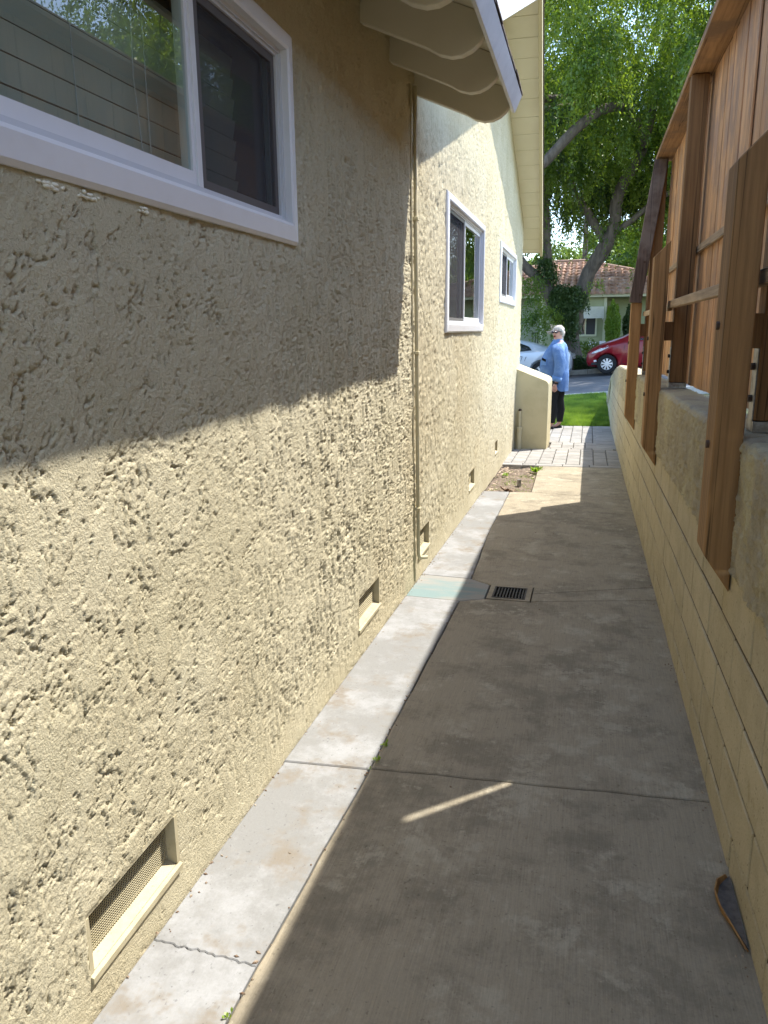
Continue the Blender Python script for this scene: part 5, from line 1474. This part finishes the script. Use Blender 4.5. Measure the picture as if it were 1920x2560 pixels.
# ------------------------------------------------------------------ grass, weeds, litter
rg = np.random.default_rng(5)
def blades(name, x0, x1, y0, y1, n, h, w_, m, label=None, patch=None):
    x = rg.uniform(x0, x1, n); y = rg.uniform(y0, y1, n)
    if patch: k = fbm(x*patch, y*patch, 33, 3) > .02; x, y = x[k], y[k]; n = len(x)
    z = np.array([gz(a, c_) for a, c_ in zip(x, y)])-.02-(.04 if patch else 0)
    a = rg.uniform(0, 2*np.pi, n); hh = h*(.5+rg.random(n)); dx = np.cos(a)*w_; dy = np.sin(a)*w_
    lx = rg.normal(size=n)*h*.35; ly = rg.normal(size=n)*h*.35
    V = np.stack([np.stack([x-dx, y-dy, z], 1), np.stack([x+dx, y+dy, z], 1), np.stack([x+lx, y+ly, z+hh], 1)], 1).reshape(-1, 3)
    o = put(name, mesh_np(name, V, np.arange(3*n).reshape(-1, 3), m)); o["kind"] = "stuff"
    o["label"] = label; o["category"] = "grass"; return o
blades("lawn_grass", -1.3, .41, 13.73, 18.0, 70000, .055, .0035, M['grass'], "bright green mown lawn grass between the pavers and the street")
blades("lawn_grass", -8, -1.3, 13.73, 18.0, 40000, .05, .006, M['grass'], "green lawn grass in front of the house, hidden behind the low wall")
blades("bed_grass", -.90, -.47, 7.16, 8.78, 5200, .028, .0016, M['grass'], "thin patchy grass in the bare soil bed beside the house", 5)
# dry leaves in the bed
rr = random.Random(8)
b = MB((-.7, 8, -1.53))
for k in range(150):
    x, y = rr.uniform(-.89, -.48), rr.uniform(7.16, 8.8)
    if rr.random() < .5: y = rr.uniform(8.3, 8.8)
    if rr.random() < .3: x = rr.uniform(-.89, -.80)
    s = rr.uniform(.008, .022); a = rr.uniform(0, 2*PI); z = gz(x, y)-.025+rr.uniform(0, .012)
    d = Vector((math.cos(a), math.sin(a), rr.uniform(-.3, .3)))*s; e_ = Vector((-math.sin(a), math.cos(a), rr.uniform(-.5, .5)))*s*.5
    p = Vector((x, y, z)); b.face([p-d, p+e_, p+d, p-e_])
M['litter'] = mat('leaf_litter', (.50, .42, .32), .9, col2=(.25, .16, .09), scale=60)
props(b.build("leaf_litter", M['litter'], None), "scattered dry leaves over the soil bed", "leaves", kind="stuff")
def curled_leaf(c, s, a, label, m='leafdry'):
    b = MB(c)
    for k in range(5):
        a0 = a+k*1.25+rr.uniform(-.3, .3); d = Vector((math.cos(a0), math.sin(a0), rr.uniform(.2, .9))); e_ = Vector((-math.sin(a0), math.cos(a0), 0))
        p = Vector(c); b.prism([p, p+d*s*.5+e_*s*.35, p+d*s, p+d*s*.5-e_*s*.35], (0, 0, .0015))
    return props(b.build("dead_leaf", M[m], None), label, "dead leaf")
M['deadbrown'] = mat('dead_brown_leaf', (.12, .07, .04), .9, col2=(.30, .22, .15), scale=40)
curled_leaf((-.70, 7.26, gz(0, 7.26)-.03), .075, .3, "large dark curled dead leaf at the near edge of the soil bed", 'deadbrown')
curled_leaf((-.645, 7.23, gz(0, 7.23)-.03), .06, 1.1, "smaller dark curled dead leaf at the near edge of the soil bed", 'deadbrown')
b = MB((-.61, 7.62, gz(0, 7.62)-.03)); b.tube([(-.61, 7.62, gz(0, 7.6)-.06), (-.608, 7.62, gz(0, 7.6)+.035)], .020, 12)
props(b.build("sprinkler_head", M['steel'], None), "small dark sprinkler stub standing in the soil bed", "sprinkler")
bush_c = (-.492, 8.55, gz(0, 8.5)+.0)
def weed(c, s, n, label, m='leafbright', seed=1):
    r2 = random.Random(seed); b = MB(c)
    for k in range(n):
        a = r2.uniform(0, 2*PI); el = r2.uniform(.3, 1.2); ln = s*r2.uniform(.5, 1)
        d = Vector((math.cos(a)*math.cos(el), math.sin(a)*math.cos(el), math.sin(el))); e_ = Vector((-math.sin(a), math.cos(a), 0))
        p = Vector(c)+Vector((r2.uniform(-1, 1)*s*.3, r2.uniform(-1, 1)*s*.5, 0))
        b.face([p, p+d*ln*.35+e_*ln*.03, p+d*ln*.75+e_*ln*.22, p+d*ln, p+d*ln*.75-e_*ln*.22, p+d*ln*.35-e_*ln*.03])
    return props(b.build("weed", M[m], None), label, "weed")
weed((-.605, 2.185, gz(0, 2.2)), .020, 16, "tiny green weed sprouting in the strip joint just past the cross joint", seed=1)
weed((-.607, 2.28, gz(0, 2.3)), .024, 18, "slightly larger weed with yellowish leaves further along the same strip joint", seed=2)
weed((-.618, 2.13, gz(0, 2.13)), .010, 8, "speck of a weed exactly at the crossing of the two path joints", seed=3)
weed((-.640, 1.155, gz(0, 1.155)), .017, 9, "single small sprig in the joint nearest the bottom of the photo", seed=4)
weed((-.50, 8.5, gz(0, 8.5)-.03), .09, 60, "leafy green weed in the far corner of the soil bed", seed=6)
weed((-.80, 8.2, gz(0, 8.2)-.03), .05, 30, "low weed in the middle of the soil bed", seed=7)
# grit, bits of leaf and seed along the joints and wall feet
b = MB((0, 3, -1.39)); rr = random.Random(77)
for k in range(420):
    y = rr.uniform(1.0, 8.6)**1.0; w_ = rr.random()
    if w_ < .35: x = HW+abs(rr.gauss(.012, .012))
    elif w_ < .65: x = edge(min(y, 7.1))+rr.gauss(0, .006)
    elif w_ < .85: x = .408-abs(rr.gauss(.004, .014))
    else: x = rr.uniform(-.85, .38)
    if 7.12 < y < 8.8 and x < -.47: continue
    s_ = rr.uniform(.0012, .0042); a = rr.uniform(0, 2*PI); z = gz(x, y)+.001
    d = Vector((math.cos(a), math.sin(a), 0))*s_*rr.uniform(1, 2.2); e_ = Vector((-math.sin(a), math.cos(a), 0))*s_
    p = Vector((x, y, z)); b.hexa([p-d, p+e_, p+d, p-e_], [p-d*.6+Vector((0, 0, s_*.6)), p+e_*.6+Vector((0, 0, s_*.8)), p+d*.6+Vector((0, 0, s_*.5)), p-e_*.6+Vector((0, 0, s_*.7))])
M['gritm'] = mat('path_grit', (.16, .10, .06), .95, col2=(.40, .34, .26), scale=40)
props(b.build("path_grit", M['gritm'], None), "grit and leaf crumbs gathered along the joints of the concrete path", "debris", kind="stuff")
